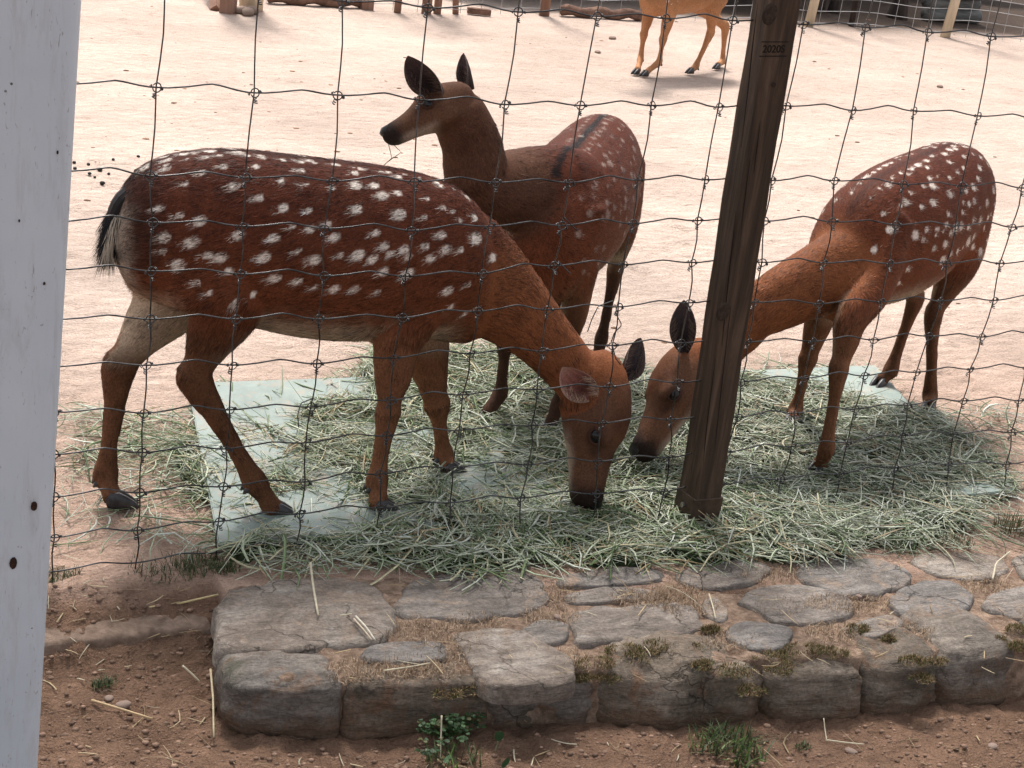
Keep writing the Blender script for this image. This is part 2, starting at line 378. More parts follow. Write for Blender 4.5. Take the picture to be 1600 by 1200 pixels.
def flat_stone(px, zt, seed, depth=.04, bev=.010):
    w2 = np.array([G(u, v, zt)[:2] for u, v in px]); o = smooth_poly(w2)
    if np.sum(o[:, 0]*np.roll(o[:, 1], -1)-np.roll(o[:, 0], -1)*o[:, 1]) < 0: o = o[::-1]
    c = o.mean(0); o = c+(o-c)*(1.02 if seed == 1 else 1.07); rad = np.linalg.norm(o-c, axis=1).mean()
    o = o+(o-c)*((fbm(np.c_[o, np.full(len(o), seed)], 30, 4, 61)*.16))[:, None]
    n = len(o); V = []
    for sc, dz in ((1.03, -depth), (1.02, -bev*1.2), (1-.10*bev/rad, -bev*.45), (1-.5*bev/rad, -bev*.05), (.90, 0), (.80, 0), (.70, 0), (.6, 0), (.5, 0), (.4, 0), (.3, 0), (.2, 0), (.1, 0)):
        r_ = c+(o-c)*sc
        zz = zt+dz+(fbm(np.c_[r_, np.full(n, seed*3.3)], 16, 5, 62)*.006 if dz > -.5*bev else 0)
        V += [(*a, k) for a, k in zip(r_, np.broadcast_to(zz, (n,)))]
    V.append((*c, zt)); rings = 13
    F = [(i*n+k, i*n+(k+1) % n, (i+1)*n+(k+1) % n, (i+1)*n+k) for i in range(rings-1) for k in range(n)]
    F += [((rings-1)*n+k, (rings-1)*n+(k+1) % n, len(V)-1) for k in range(n)]
    ctr = np.array([*c, zt]); me = pydata('stone', np.array(V)-ctr, F, True)
    return obj('stone', me, MAT['stone'], kerb, ctr-KO)
TOPS = [
 [(338,945),(352,918),(440,903),(560,905),(612,925),(618,975),(590,1000),(480,1008),(345,1013)],
 [(622,940),(640,910),(720,895),(800,888),(848,903),(852,945),(800,958),(700,966),(640,962)],
 [(872,905),(900,893),(1000,884),(1037,894),(1028,905),(960,912),(880,915)],
 [(882,927),(960,916),(1025,920),(1032,930),(950,939),(892,938)],
 [(1056,892),(1110,878),(1190,878),(1203,890),(1158,915),(1080,917)],
 [(1235,890),(1290,873),(1380,873),(1424,900),(1392,920),(1340,931),(1290,917)],
 [(1420,870),(1500,860),(1562,866),(1574,893),(1530,906),(1458,897)],
 [(1585,863),(1680,850),(1700,890),(1640,902),(1592,900)],
 [(1156,932),(1200,914),(1270,917),(1325,934),(1333,952),(1290,973),(1210,970),(1183,950)],
 [(1388,937),(1410,915),(1470,902),(1522,925),(1517,946),(1450,969),(1408,957)],
 [(1542,937),(1570,918),(1660,908),(1680,955),(1590,966),(1550,952)],
 [(898,968),(913,950),(1000,944),(1082,944),(1096,985),(1030,992),(920,1004),(901,1000)],
 [(1098,937),(1120,930),(1140,960),(1130,972),(1104,962)],
 [(1132,987),(1165,969),(1240,980),(1228,1016),(1168,1008)],
 [(1330,972),(1400,958),(1416,976),(1372,996),(1345,992)],
 [(808,987),(840,969),(882,971),(892,995),(870,1006),(812,1002)],
 [(567,1012),(610,1000),(690,999),(702,1025),(640,1034),(572,1031)],
 [(714,987),(800,983),(875,1012),(898,1050),(862,1068),(785,1072),(752,1052),(724,1012)],
]
for i, q in enumerate(TOPS):
    zt = .001+.005*random.random()
    if i == 0: zt = .007
    flat_stone(q, zt, i+1, depth=.05 if i == 0 else .035, bev=.012 if i == 0 else .006)
def front_stone(px0, px1, zt, zb, depth, seed, p=4.5, lean=0.0):
    """boulder-like block: px0, px1 are the left and right ends of its foot, on the path"""
    a = G(*px0, zb)[:2]; c = G(*px1, zb)[:2]
    e = c-a; L = np.linalg.norm(e); e /= L; n = np.array([-e[1], e[0]])
    ctr = np.array([*(a+e*L/2+n*depth/2), (zt+zb)/2]); hx, hy, hz = L/2, depth/2, (zt-zb)/2
    bm = bmesh.new(); bmesh.ops.create_cube(bm, size=2.0); bmesh.ops.subdivide_edges(bm, edges=bm.edges[:], cuts=17, use_grid_fill=True)
    P = np.array([v.co[:] for v in bm.verts]); nr = (np.abs(P)**p).sum(1)**(1/p); S = P/nr[:, None]
    Wd = S*np.array([hx, hy, hz]); Wd[:, 1] += lean*S[:, 2]*hy
    ws = Wd+seed*3.7
    disp = fbm(ws, 10, 5, 71)*.022+np.abs(fbm(ws*np.array([1, 1, 2.2]), 26, 4, 72))*.010-.003
    nrm = S/np.linalg.norm(S, axis=1)[:, None]; Wd = Wd+nrm*disp[:, None]
    Pw = np.c_[ctr[0]+Wd[:, 0]*e[0]+Wd[:, 1]*n[0], ctr[1]+Wd[:, 0]*e[1]+Wd[:, 1]*n[1], ctr[2]+Wd[:, 2]]
    for v, q in zip(bm.verts, Pw): v.co = Vector(q-ctr)
    me = bpy.data.meshes.new('stone'); bm.to_mesh(me); bm.free()
    for f in me.polygons: f.use_smooth = True
    return obj('stone', me, MAT['stone_front'], kerb, ctr-KO)
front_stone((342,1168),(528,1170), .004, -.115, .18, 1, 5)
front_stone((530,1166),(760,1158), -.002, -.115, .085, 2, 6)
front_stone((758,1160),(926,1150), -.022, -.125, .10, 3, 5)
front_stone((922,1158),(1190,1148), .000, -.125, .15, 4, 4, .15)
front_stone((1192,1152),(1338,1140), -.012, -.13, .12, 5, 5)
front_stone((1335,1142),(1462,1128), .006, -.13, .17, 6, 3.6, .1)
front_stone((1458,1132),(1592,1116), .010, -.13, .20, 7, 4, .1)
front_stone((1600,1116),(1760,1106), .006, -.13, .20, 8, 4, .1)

# edging slab left of the kerb
a_, b_ = G(20, 1026, -.062)[:2], G(328, 990, -.062)[:2]; a_ = a_+(a_-b_)*.8; ev = (b_-a_); LS = np.linalg.norm(ev); ev = ev/LS; nv_ = np.array([-ev[1], ev[0]]); ns = 120; V = []
sec = [(.085, -.012), (.080, -.003), (.066, .0), (.05, .001), (.034, .001), (.018, .001), (.009, 0), (.003, -.002), (.0, -.006), (-.001, -.014), (-.001, -.022), (.0, -.05)]
for i in range(ns):
    k = i/(ns-1); q = a_+ev*LS*k; e_ = .0045*math.sin(k*23)+.003*math.sin(k*61+1)
    for (d_, z_) in sec:
        w2 = q+nv_*(d_+e_); V.append((w2[0], w2[1], -.046+z_))
V = np.array(V); V[:, 2] += fbm(V, 26, 4, 81)*.004; V[:, :2] += (fbm(V, 60, 3, 83)*.003)[:, None]*nv_[None]
m_ = len(sec); I = np.arange(len(V)).reshape(ns, m_); F = np.stack([I[:-1, :-1].ravel(), I[:-1, 1:].ravel(), I[1:, 1:].ravel(), I[1:, :-1].ravel()], 1)
sc_ = np.array([*b_, -.05]); o = obj('edging_slab', mesh_np('edging_slab', V-sc_, F, smooth=True), MAT['slab'], None, sc_)
tag(o, 'thin soil-dusted stone slab edging the path beside the white pole', 'slab')

# ------------------------------------------------------------------ white pole
pc = G(92, 600, -.1)
def pole():
    # right edge passes (124,0) and (60,1200) in the photograph; the pole stands on the path nearer than the kerb
    e0, e1 = W(109, 0, -.62), W(43, 1200, -.62)
    root = empty('white_pole', (e1[0]-.075, -.66, -.10)); tag(root, 'tall white painted metal pole with rust specks at the left edge', 'pole')
    d = (e0-e1)/(e0[2]-e1[2])
    w_, r_ = .15, .022; prof = []
    for cx_, cy_, a0 in ((w_/2-r_, w_/2-r_, 0), (-w_/2+r_, w_/2-r_, 90), (-w_/2+r_, -w_/2+r_, 180), (w_/2-r_, -w_/2+r_, 270)):
        for k in range(9):
            a = R(a0+k*90/8); prof.append((cx_+r_*math.cos(a), cy_+r_*math.sin(a)))
    V = []; zs = np.linspace(-.16, 2.6, 8); n = len(prof)
    base = e1+d*(0-e1[2])
    for zz in zs:
        c = base+d*zz
        for (a, b_) in prof: V.append((c[0]-w_/2+a-.0, c[1]-.01+b_, zz))
    F = [(i*n+k, i*n+(k+1) % n, (i+1)*n+(k+1) % n, (i+1)*n+k) for i in range(len(zs)-1) for k in range(n)]+[tuple((len(zs)-1)*n+k for k in range(n))]
    o = np.array(root.location)
    obj('shaft', pydata('shaft', np.array(V)-o, F, True), MAT['white'], root)
    yf = base[1]-.01-w_/2
    for (u, v, s) in ((53, 791, 6), (21, 880, 7), (30, 345, 1.6), (90, 238, 2), (69, 443, 2)):
        p = W(u, v, yf+d[1]*0.5); s = s/1250
        V = [(0, 0, 0)]+[(s*(1+.25*random.random())*math.cos(a)*.75, 0, s*(1+.3*random.random())*math.sin(a)*1.3) for a in np.linspace(0, 2*math.pi, 11)[:-1]]
        F = [(0, 1+k, 1+(k+1) % 10) for k in range(10)]
        # pit follows the leaning face
        k = (p[2]-base[2]); fy = base[1]+d[1]*p[2]-.01-w_/2-.0012
        p = W(u, v, fy)
        obj('rust_pit', pydata('rust_pit', V, F), MAT['rust'], root, p-o)
pole()

# ------------------------------------------------------------------ wire fence
ROWZ = [1.158, 1.0065, .8483, .7051, .6238, .5412, .4605, .3788, .2963, .2223, .1459, .0722, .006]
fence = empty('wire_fence', (0, 0, 0)); tag(fence, 'knotted wire mesh fence running the length of the pen in front of deer', 'fence')
WR = .00150
ncol = 18; c0i = -3
jit = rng.normal(0, 1, (ncol, len(ROWZ), 3))*np.array([.0025, .0035, .002])
def knot_pos(ci, ri):
    j = jit[ci-c0i, ri]
    leanx = .010*math.sin(ci*1.7)*(ROWZ[ri]-.5)
    sag = -.006*math.sin(ci*.45+.6)
    return np.array([ci*.15+j[0]+leanx, .0+j[1]+.012*math.sin(ci*.8+ri*.5), ROWZ[ri]+j[2]+(sag if ri < 11 else 0)+(.006*max(0, ci-6)*0)])
for ri in range(len(ROWZ)):
    path = []
    for ci in range(c0i, c0i+ncol-1):
        a = knot_pos(ci, ri); b_ = knot_pos(ci+1, ri); pk = .0085+.002*math.sin(ci*2.1+ri)
        for s, hgt in ((0, 0), (.12, .02), (.3, .35), (.48, .85), (.56, 1.0), (.64, .85), (.82, .25), (.93, .02)):
            p = a*(1-s)+b_*s; p[2] += pk*hgt; path.append(p)
    path.append(knot_pos(c0i+ncol-1, ri))
    V, F = tube_data(path, WR, 5); obj('line_wire', pydata('line_wire', V, F, True), MAT['wire'], fence)
for ci in range(c0i, c0i+ncol):
    path = []
    for ri in range(len(ROWZ)-1):
        a = knot_pos(ci, ri); b_ = knot_pos(ci, ri+1); bx_ = .0035*math.sin(ci*3+ri*1.3); by = .003
        for s, hgt in ((0, 0), (.2, .5), (.45, 1), (.7, .7)):
            p = a*(1-s)+b_*s; p[0] += bx_*hgt; p[1] += by*(1-hgt)-.002; path.append(p)
    e = knot_pos(ci, len(ROWZ)-1); path += [e, e+np.array([-.001, 0, -.02])]
    V, F = tube_data(path, WR*.92, 5); obj('stay_wire', pydata('stay_wire', V, F, True), MAT['wire'], fence)
# one ring knot, shared
def knot_mesh():
    parts = []
    th = np.linspace(0, 2*math.pi, 15)
    parts.append(tube_data([(.0076*math.cos(a), -.0028, .0076*math.sin(a)) for a in th], .00115, 4))
    th = np.linspace(0, 4*math.pi, 17)
    parts.append(tube_data([(.0026*math.cos(a), .0026*math.sin(a), -.010-.008*k/16) for k, a in enumerate(th)], .0011, 4))
    parts.append(tube_data([(.0085+.004*k/8, .0024*math.cos(a), .0024*math.sin(a)) for k, a in enumerate(np.linspace(0, 4*math.pi, 9))], .0011, 4))
    parts.append(tube_data([(-.0085-.002*k/6, .0024*math.cos(a), .0024*math.sin(a)) for k, a in enumerate(np.linspace(0, 2*math.pi, 7))], .0011, 4))
    return pydata('knot', *merge(parts), True)
KM = knot_mesh(); KM.materials.append(MAT['wire'])
for ci in range(c0i, c0i+ncol):
    for ri in range(len(ROWZ)-1):
        p = knot_pos(ci, ri)
        o = obj('knot', KM, None, fence, p); o.rotation_euler = (random.uniform(-.3, .3), random.uniform(-.35, .35), random.uniform(-.4, .4))
# loose wire ends twisted on the mesh
for pts in ([(965,472,0), (962,490,-.012), (972,508,-.02), (960,520,-.01), (955,534,0)], [(958,470,0), (935,478,-.01), (925,498,-.02), (918,518,-.025)], [(956,536,0), (962,560,-.015), (970,570,-.02)],
            [(882,340,-.003), (893,352,-.012), (902,360,-.014)], [(872,408,-.003), (884,420,-.012), (892,428,-.014)], [(490,622,0), (470,630,-.012), (465,650,-.02), (467,668,-.022)]):
    P_ = np.array([W(u, v, dy) for u, v, dy in pts]); k = np.linspace(0, len(P_)-1, 14)
    P_ = np.stack([np.interp(k, range(len(P_)), P_[:, i]) for i in range(3)], 1)
    V, F = tube_data(P_, .0011, 5); obj('loose_wire', pydata('loose_wire', V, F, True), MAT['wire'], fence)

# ------------------------------------------------------------------ timber post in a metal shoe
b0 = W(1077, 828, -.050); PW = .064
pb = np.array([b0[0]+PW/2, -.050+PW/2, 0.0])
post = empty('timber_post', pb); tag(post, 'dark weathered square timber fence post with a metal foot', 'post')
tp = W(1208, 0, pb[1]); lean = (tp[0]-pb[0])/(tp[2]) if False else (W(1206, 0, -.052)[0]-b0[0])/W(1206, 0, -.052)[2]
me = bevel_box('beam', PW, PW, 1.5, .005, 3)
bm = bmesh.new(); bm.from_mesh(me)
for k in np.linspace(-.7, .7, 24):
    bmesh.ops.bisect_plane(bm, geom=bm.verts[:]+bm.edges[:]+bm.faces[:], plane_co=(0, 0, k), plane_no=(0, 0, 1))
for v in bm.verts:
    v.co.x += .0018*math.sin(v.co.z*9)+.001*math.sin(v.co.z*31+v.co.y*60); v.co.y += .0015*math.sin(v.co.z*13+1)
    v.co.z += .75+.02; v.co.x += lean*v.co.z
bm.to_mesh(me); bm.free(); obj('beam', me, MAT['post'], post)
# drying cracks and knots on the faces
def on_face(u, v, face, off=.0012):
    if face == 'front': return W(u, v, pb[1]-PW/2-off)
    d = ray(u, v); best = CAM+d*1.0
    for _ in range(6):
        xx = pb[0]-PW/2-off+lean*best[2]; best = CAM+d*((xx-CAM[0])/d[0])
    return best
MAT['crack'] = simple('wood_crack', (.004, .003, .002), (.012, .008, .006), 60, .9)
MAT['knot'] = simple('wood_knot', (.018, .011, .008), (.06, .038, .026), 120, .8)
def knotw(u, v, r):
    c = on_face(u, v, 'front'); V = []; F = []
    for k, (s, h_) in enumerate(((1, 0), (.82, .0022), (.6, .0006), (.42, .0018), (.2, .0008))):
        V += [(s*r*math.cos(a)*(1+.12*math.sin(2*a+k)), -h_, 1.25*s*r*math.sin(a)) for a in np.linspace(0, 2*math.pi, 19)[:-1]]
    V.append((0, -.001, 0)); n = 18
    F = [(i*n+k, i*n+(k+1) % n, (i+1)*n+(k+1) % n, (i+1)*n+k) for i in range(4) for k in range(n)]+[(4*n+k, 4*n+(k+1) % n, 5*n) for k in range(n)]
    obj('wood_knot', pydata('wood_knot', V, F, True), MAT['knot'], post, c-pb)
knotw(1203, 22, .016); knotw(1130, 487, .015); knotw(1209, 132, .004)
for pts, wd in (([(1184, 5), (1176, 70), (1170, 130), (1158, 230)], 1.5), ([(1172, 250), (1160, 340), (1150, 430)], 1.2), ([(1150, 330), (1140, 420), (1128, 540)], 1.6), ([(1118, 560), (1105, 660), (1094, 770)], 1.3), ([(1188, 190), (1178, 270)], 1.0), ([(1143, 470), (1128, 600), (1115, 720)], .8)):
    P_ = np.array([on_face(u, v, 'front', .0004) for u, v in pts]); k = np.linspace(0, len(P_)-1, 12)
    P_ = np.stack([np.interp(k, range(len(P_)), P_[:, i]) for i in range(3)], 1)
    V, F = tube_data(P_-pb, np.sin(np.linspace(.15, 3, 12))*.0007*wd+.0002, 4); obj('drying_crack', pydata('drying_crack', V, F), MAT['crack'], post)
# stamped number between two rules
tc = bpy.data.curves.new('stamp', 'FONT'); tc.body = '2020S'; tc.size = .0195; tc.align_x = 'CENTER'; tc.align_y = 'CENTER'; tc.extrude = .0006; tc.offset = .0002
to = bpy.data.objects.new('stamp_tmp', tc); COL.objects.link(to)
dg = bpy.context.evaluated_depsgraph_get(); tme = bpy.data.meshes.new_from_object(to.evaluated_get(dg)); bpy.data.objects.remove(to)
parts = [([v.co[:] for v in tme.vertices], [tuple(p.vertices) for p in tme.polygons]), box_data(0, .0135, 0, .058, .0016, .001), box_data(0, -.0125, 0, .058, .0016, .001)]
so = obj('stamped_number', pydata('stamped_number', *merge(parts)), MAT['crack'], post, on_face(1209, 77, 'front', .0008)-pb); so.rotation_euler = (R(90), R(-3), 0)
# metal shoe
zs = on_face(1098, 779, 'front')[2]
so = obj('metal_shoe', bevel_box('metal_shoe', PW+.006, PW+.006, zs+.03, .003, 2), MAT['shoe'], post, (0, 0, (zs-.03)/2))
bmh = bmesh.new(); bmesh.ops.create_cone(bmh, cap_ends=True, segments=6, radius1=.006, radius2=.0055, depth=.006)
bolt = bpy.data.meshes.new('bolt'); bmh.to_mesh(bolt); bmh.free(); bolt.materials.append(MAT['bolt'])
o = obj('bolt', bolt, None, so, (-PW/2-.005, -.002, zs*.62-(zs-.03)/2)); o.rotation_euler = (0, R(90), 0)
o = obj('bolt', bolt, None, so, (.006, -PW/2-.005, .012-(zs-.03)/2)); o.rotation_euler = (R(90), 0, 0); o.scale = (.6, .6, .6)

# ------------------------------------------------------------------ boards under the hay
def board(corners, th, label, z0=.004):
    c = [G(u, v, z0+th) for u, v in corners]; ctr = np.mean(c, 0); ctr[2] = z0
    if np.cross(c[1][:2]-c[0][:2], c[2][:2]-c[1][:2]) < 0: c = c[::-1]
    bm = bmesh.new(); lo = [bm.verts.new(Vector((p[0]-ctr[0], p[1]-ctr[1], 0))) for p in c]; hi = [bm.verts.new(Vector((p[0]-ctr[0], p[1]-ctr[1], th))) for p in c]
    bm.faces.new(lo[::-1]); bm.faces.new(hi)
    for i in range(4): bm.faces.new((lo[i], lo[(i+1) % 4], hi[(i+1) % 4], hi[i]))
    bmesh.ops.bevel(bm, geom=bm.edges[:], offset=.002, segments=2, affect='EDGES')
    me = bpy.data.meshes.new('feed_board'); bm.to_mesh(me); bm.free()
    o = obj('feed_board', me, MAT['board'], None, ctr); tag(o, label, 'board', 'pale green boards under the hay'); return o
board([(293,598), (760,582), (905,806), (341,848)], .012, 'pale green feeding board under the left deer with a bare dusty corner')
board([(1000,585), (1368,570), (1436,646), (1030,668)], .012, 'pale green feeding board between the right deer hooves, half under hay')
board([(1470,752), (1575,735), (1594,764), (1490,776)], .010, 'small pale green board corner showing at the right end of the hay')

# ------------------------------------------------------------------ deer
def catmull(P, n):
    P = np.asarray(P, float); m = len(P); t = np.linspace(0, m-1, n); out = []
    Q = np.vstack([2*P[0]-P[1], P, 2*P[-1]-P[-2]])
    for s in t:
        i = min(int(s), m-2); f = s-i; a, b_, c, d = Q[i], Q[i+1], Q[i+2], Q[i+3]
        out.append(.5*((2*b_)+(-a+c)*f+(2*a-5*b_+4*c-d)*f*f+(-a+3*b_-3*c+d)*f**3))
    return np.array(out)
def nrmz(v): v = np.asarray(v, float); return v/(np.linalg.norm(v)+1e-12)
def loft(C, A, B, side, n=20, pw=2.0, egg=None):
    """closed tube: centres C, half sizes A along 'side', B along the other axis; egg shifts weight"""
    C = np.asarray(C, float); m = len(C); T = np.gradient(C, axis=0); side = np.asarray(side, float)
    if side.ndim == 1: side = np.tile(side, (m, 1))
    V = []
    for i in range(m):
        t_ = nrmz(T[i]); s = side[i]-t_*(side[i]@t_); s = nrmz(s); u_ = np.cross(s, t_)
        for k in range(n):
            a = 2*math.pi*k/n; ca, sa = math.cos(a), math.sin(a)
            e = 2.0/pw; x_ = math.copysign(abs(ca)**e, ca); y_ = math.copysign(abs(sa)**e, sa)
            f = 1.0
            if egg is not None: f = 1+egg[i]*y_
            V.append(C[i]+s*A[i]*x_*f+u_*B[i]*y_)
    F = [(i*n+k, i*n+(k+1) % n, (i+1)*n+(k+1) % n, (i+1)*n+k) for i in range(m-1) for k in range(n)]
    V.append(C[0]-nrmz(T[0])*min(A[0], B[0])*.5); V.append(C[-1]+nrmz(T[-1])*min(A[-1], B[-1])*.5)
    F += [(k, len(V)-2, (k+1) % n)[::-1] for k in range(n)] + [((m-1)*n+k, (m-1)*n+(k+1) % n, len(V)-1) for k in range(n)]
    return V, F
TRUNK = np.array([  # x, top, bottom, half width
 (-.362, .598, .505, .035), (-.345, .640, .455, .072), (-.31, .672, .425, .098), (-.25, .692, .405, .115), (-.17, .700, .385, .127),
 (-.09, .693, .365, .138), (0, .684, .343, .145), (.09, .677, .336, .144), (.16, .668, .340, .136), (.22, .657, .342, .126),
 (.28, .638, .330, .112), (.33, .600, .322, .092), (.37, .545, .345, .066)])
HIND_R = [(.095, .046), (.092, .052), (.074, .046), (.045, .032), (.030, .021), (.0350, .023), (.0215, .0155), (.0178, .0138), (.0245, .020), (.0185, .0165), (.021, .020)]
FRONT_R = [(.080, .040), (.066, .042), (.050, .036), (.036, .029), (.0255, .021), (.0285, .0235), (.0175, .0148), (.0162, .0140), (.0228, .0195), (.018, .0165), (.0205, .020)]
class Deer: pass
SPOTS_LOCAL = None
SPOT_PX = [(455,525),(525,500),(520,527),(655,470),(700,520),(745,477),(815,487),(800,520),(632,540),(735,580),(580,575),(885,500),(940,533),(880,565),(955,577),(970,503),(1050,515),(810,620),(885,650),(965,658),(1040,590),(1110,540),(1130,528),(1190,537),(1195,612),(1245,603),(1170,580),(1115,578),(1115,655),(1025,700),(1250,672),(1325,680),(1335,620),(1385,650),(1415,660),(500,650),(560,675),(625,690),(745,735),(515,742),(600,757),(510,785),(690,805),(650,800),(555,830),(825,805),(855,745),(930,785),(915,710),(970,715),(985,812),(1065,797),(1120,797),(1045,742),(1175,730),(1200,770),(1165,810),(1220,795),(1265,780),(1275,802),(1330,770),(1350,808),(1395,780),(1440,780),(1380,735),(1440,690),(1485,680),(1490,745),(1540,805),(1275,855),(1200,850),(715,850),(860,870),(930,880),(985,900),(1045,905),(1110,905),(1180,915),(615,885),(655,915),(790,920),(735,950),(1400,910),(1465,890),(1520,910),(1410,960),(1495,960),(1450,985),(1380,582),(1425,580),(1500,640),(1245,552),(575,482),(605,474)]
BIGSPOT = {(735,580),(810,620),(885,650),(1115,655),(1195,612),(745,735),(825,805),(930,785),(1065,797),(1120,797),(860,870),(930,880),(555,830),(625,690),(1250,672),(1490,745),(1540,805),(1395,780)}
def ear_mesh(base, tip, open_dir, Wd, palette, curl=.45):
    base = np.asarray(base, float); tip = np.asarray(tip, float); L = np.linalg.norm(tip-base); t_ = (tip-base)/L
    o_ = np.asarray(open_dir, float); o_ = nrmz(o_-t_*(o_@t_)); s_ = np.cross(t_, o_)
    nu, nv = 16, 11; V = []; C_ = []
    for layer in (0, 1):
        for i in range(nu):
            u_ = i/(nu-1); prof = (math.sin(math.pi*min(1, u_*.93+.07))**.62)*(1-.28*u_) if u_ < .999 else .03
            prof = max(prof, .04)
            for j in range(nv):
                v_ = j/(nv-1)*2-1; hw = Wd*prof
                ang = v_*(1.35*curl+1.3*(1-u_)**2)
                rr = hw/max(.6, (1.35*curl+1.3*(1-u_)**2))*1.15
                p = base+t_*(u_*L)+s_*rr*math.sin(ang)+o_*(rr*(1-math.cos(ang))-.15*Wd)
                p = p - o_*(.014*math.sin(u_*math.pi))*0
                if layer: p = p - o_*.0035*(1-abs(v_)**3)*(1-u_**4)-t_*0
                V.append(p)
                rim = max(abs(v_)**6, u_**8)
                if layer == 0:
                    c = np.array(palette['in'])*(1-.55*math.exp(-((u_-.25)/.25)**2))
                    c = c*(1-rim*.6)+np.array(palette['rim'])*rim*.6
                    st = .5+.5*math.sin(v_*14+u_*3); c = c*(.8+.3*st)
                else: c = np.array(palette['back'])*(1-rim*.5)+np.array(palette['rim'])*rim*.5
                C_.append(c)
    F = []
    for l in (0, 1):
        o = l*nu*nv
        for i in range(nu-1):
            for j in range(nv-1):
                q = (o+i*nv+j, o+(i+1)*nv+j, o+(i+1)*nv+j+1, o+i*nv+j+1); F.append(q if l else q[::-1])
    n2 = nu*nv
    for i in range(nu-1):
        F.append((i*nv, (i+1)*nv, n2+(i+1)*nv, n2+i*nv)); F.append((i*nv+nv-1, n2+i*nv+nv-1, n2+(i+1)*nv+nv-1, (i+1)*nv+nv-1))
    er = np.random.default_rng(int(abs(L)*1e5) % 997)
    for k in range(170):
        u_ = .04+.55*er.random(); v_ = er.choice([-1, 1])*(.55+.45*er.random()); hw = Wd*(math.sin(math.pi*min(1, u_*.93+.07))**.62)*(1-.28*u_); A_ = 1.35*curl+1.3*(1-u_)**2; rr = hw/max(.6, A_)*1.15
        p = base+t_*(u_*L)+s_*rr*math.sin(v_*A_)+o_*(rr*(1-math.cos(v_*A_))-.15*Wd); d_ = nrmz(t_*.9-s_*v_*.7+o_*.35+er.normal(0, .2, 3)); q = nrmz(np.cross(d_, o_))*.0006; n0 = len(V)
        V += [p-q, p+q, p+d_*L*(.12+.14*er.random())]; F.append((n0, n0+1, n0+2)); cc = np.array(palette['rim'])*(.7+.7*er.random()); C_ += [cc, cc, cc]
    return np.array(V), F, np.array(C_)
def hoof_mesh(pale=False):
    parts = []
    for s in (-1, 1):
        V = []; L, Wd, H = .060, .0185, .036
        secs = [(-.020, .020, .55, .85), (-.012, .034, .95, 1), (.004, .036, 1.0, 1.0), (.020, .026, .92, .95), (.034, .015, .62, .8), (.0405, .008, .22, .5)]
        for (x_, h_, wf, _) in secs:
            hw = Wd/2*wf; yc = s*(.0102+.001*wf)
            V += [(x_, yc-hw, 0), (x_, yc+hw, 0), (x_-.002, yc+hw*.9, h_*.6), (x_-.005, yc+hw*.55, h_), (x_-.005, yc-hw*.55, h_), (x_-.002, yc-hw*.9, h_*.6)]
        n = 6; F = [(i*n+k, i*n+(k+1) % n, (i+1)*n+(k+1) % n, (i+1)*n+k) for i in range(len(secs)-1) for k in range(n)]
        F = [f[::-1] for f in F]; F += [tuple(range(n)), tuple((len(secs)-1)*n+k for k in range(n-1, -1, -1))]
        parts.append((V, F))
    return pydata('hoof', *merge(parts), True)
HOOF = hoof_mesh(); HOOF.materials.append(MAT['hoof'])
HOOFP = HOOF.copy(); HOOFP.materials.clear(); HOOFP.materials.append(MAT['hoof_pale'])
dv_, df_ = tube_data([(0, 0, .010), (-.001, 0, .004), (-.003, 0, -.006), (-.004, 0, -.013)], [.005, .0065, .0055, .002], 8); DEW = pydata('dew_claw', dv_, df_, True); DEW.materials.append(MAT['hoof'])
EYE = None
def eye_mesh(r=.0150):
    bm = bmesh.new(); bmesh.ops.create_uvsphere(bm, u_segments=20, v_segments=14, radius=r); me = bpy.data.meshes.new('eye'); bm.to_mesh(me); bm.free()
    for p in me.polygons: p.use_smooth = True
    me.materials.append(MAT['eye']); return me
EYE = eye_mesh()

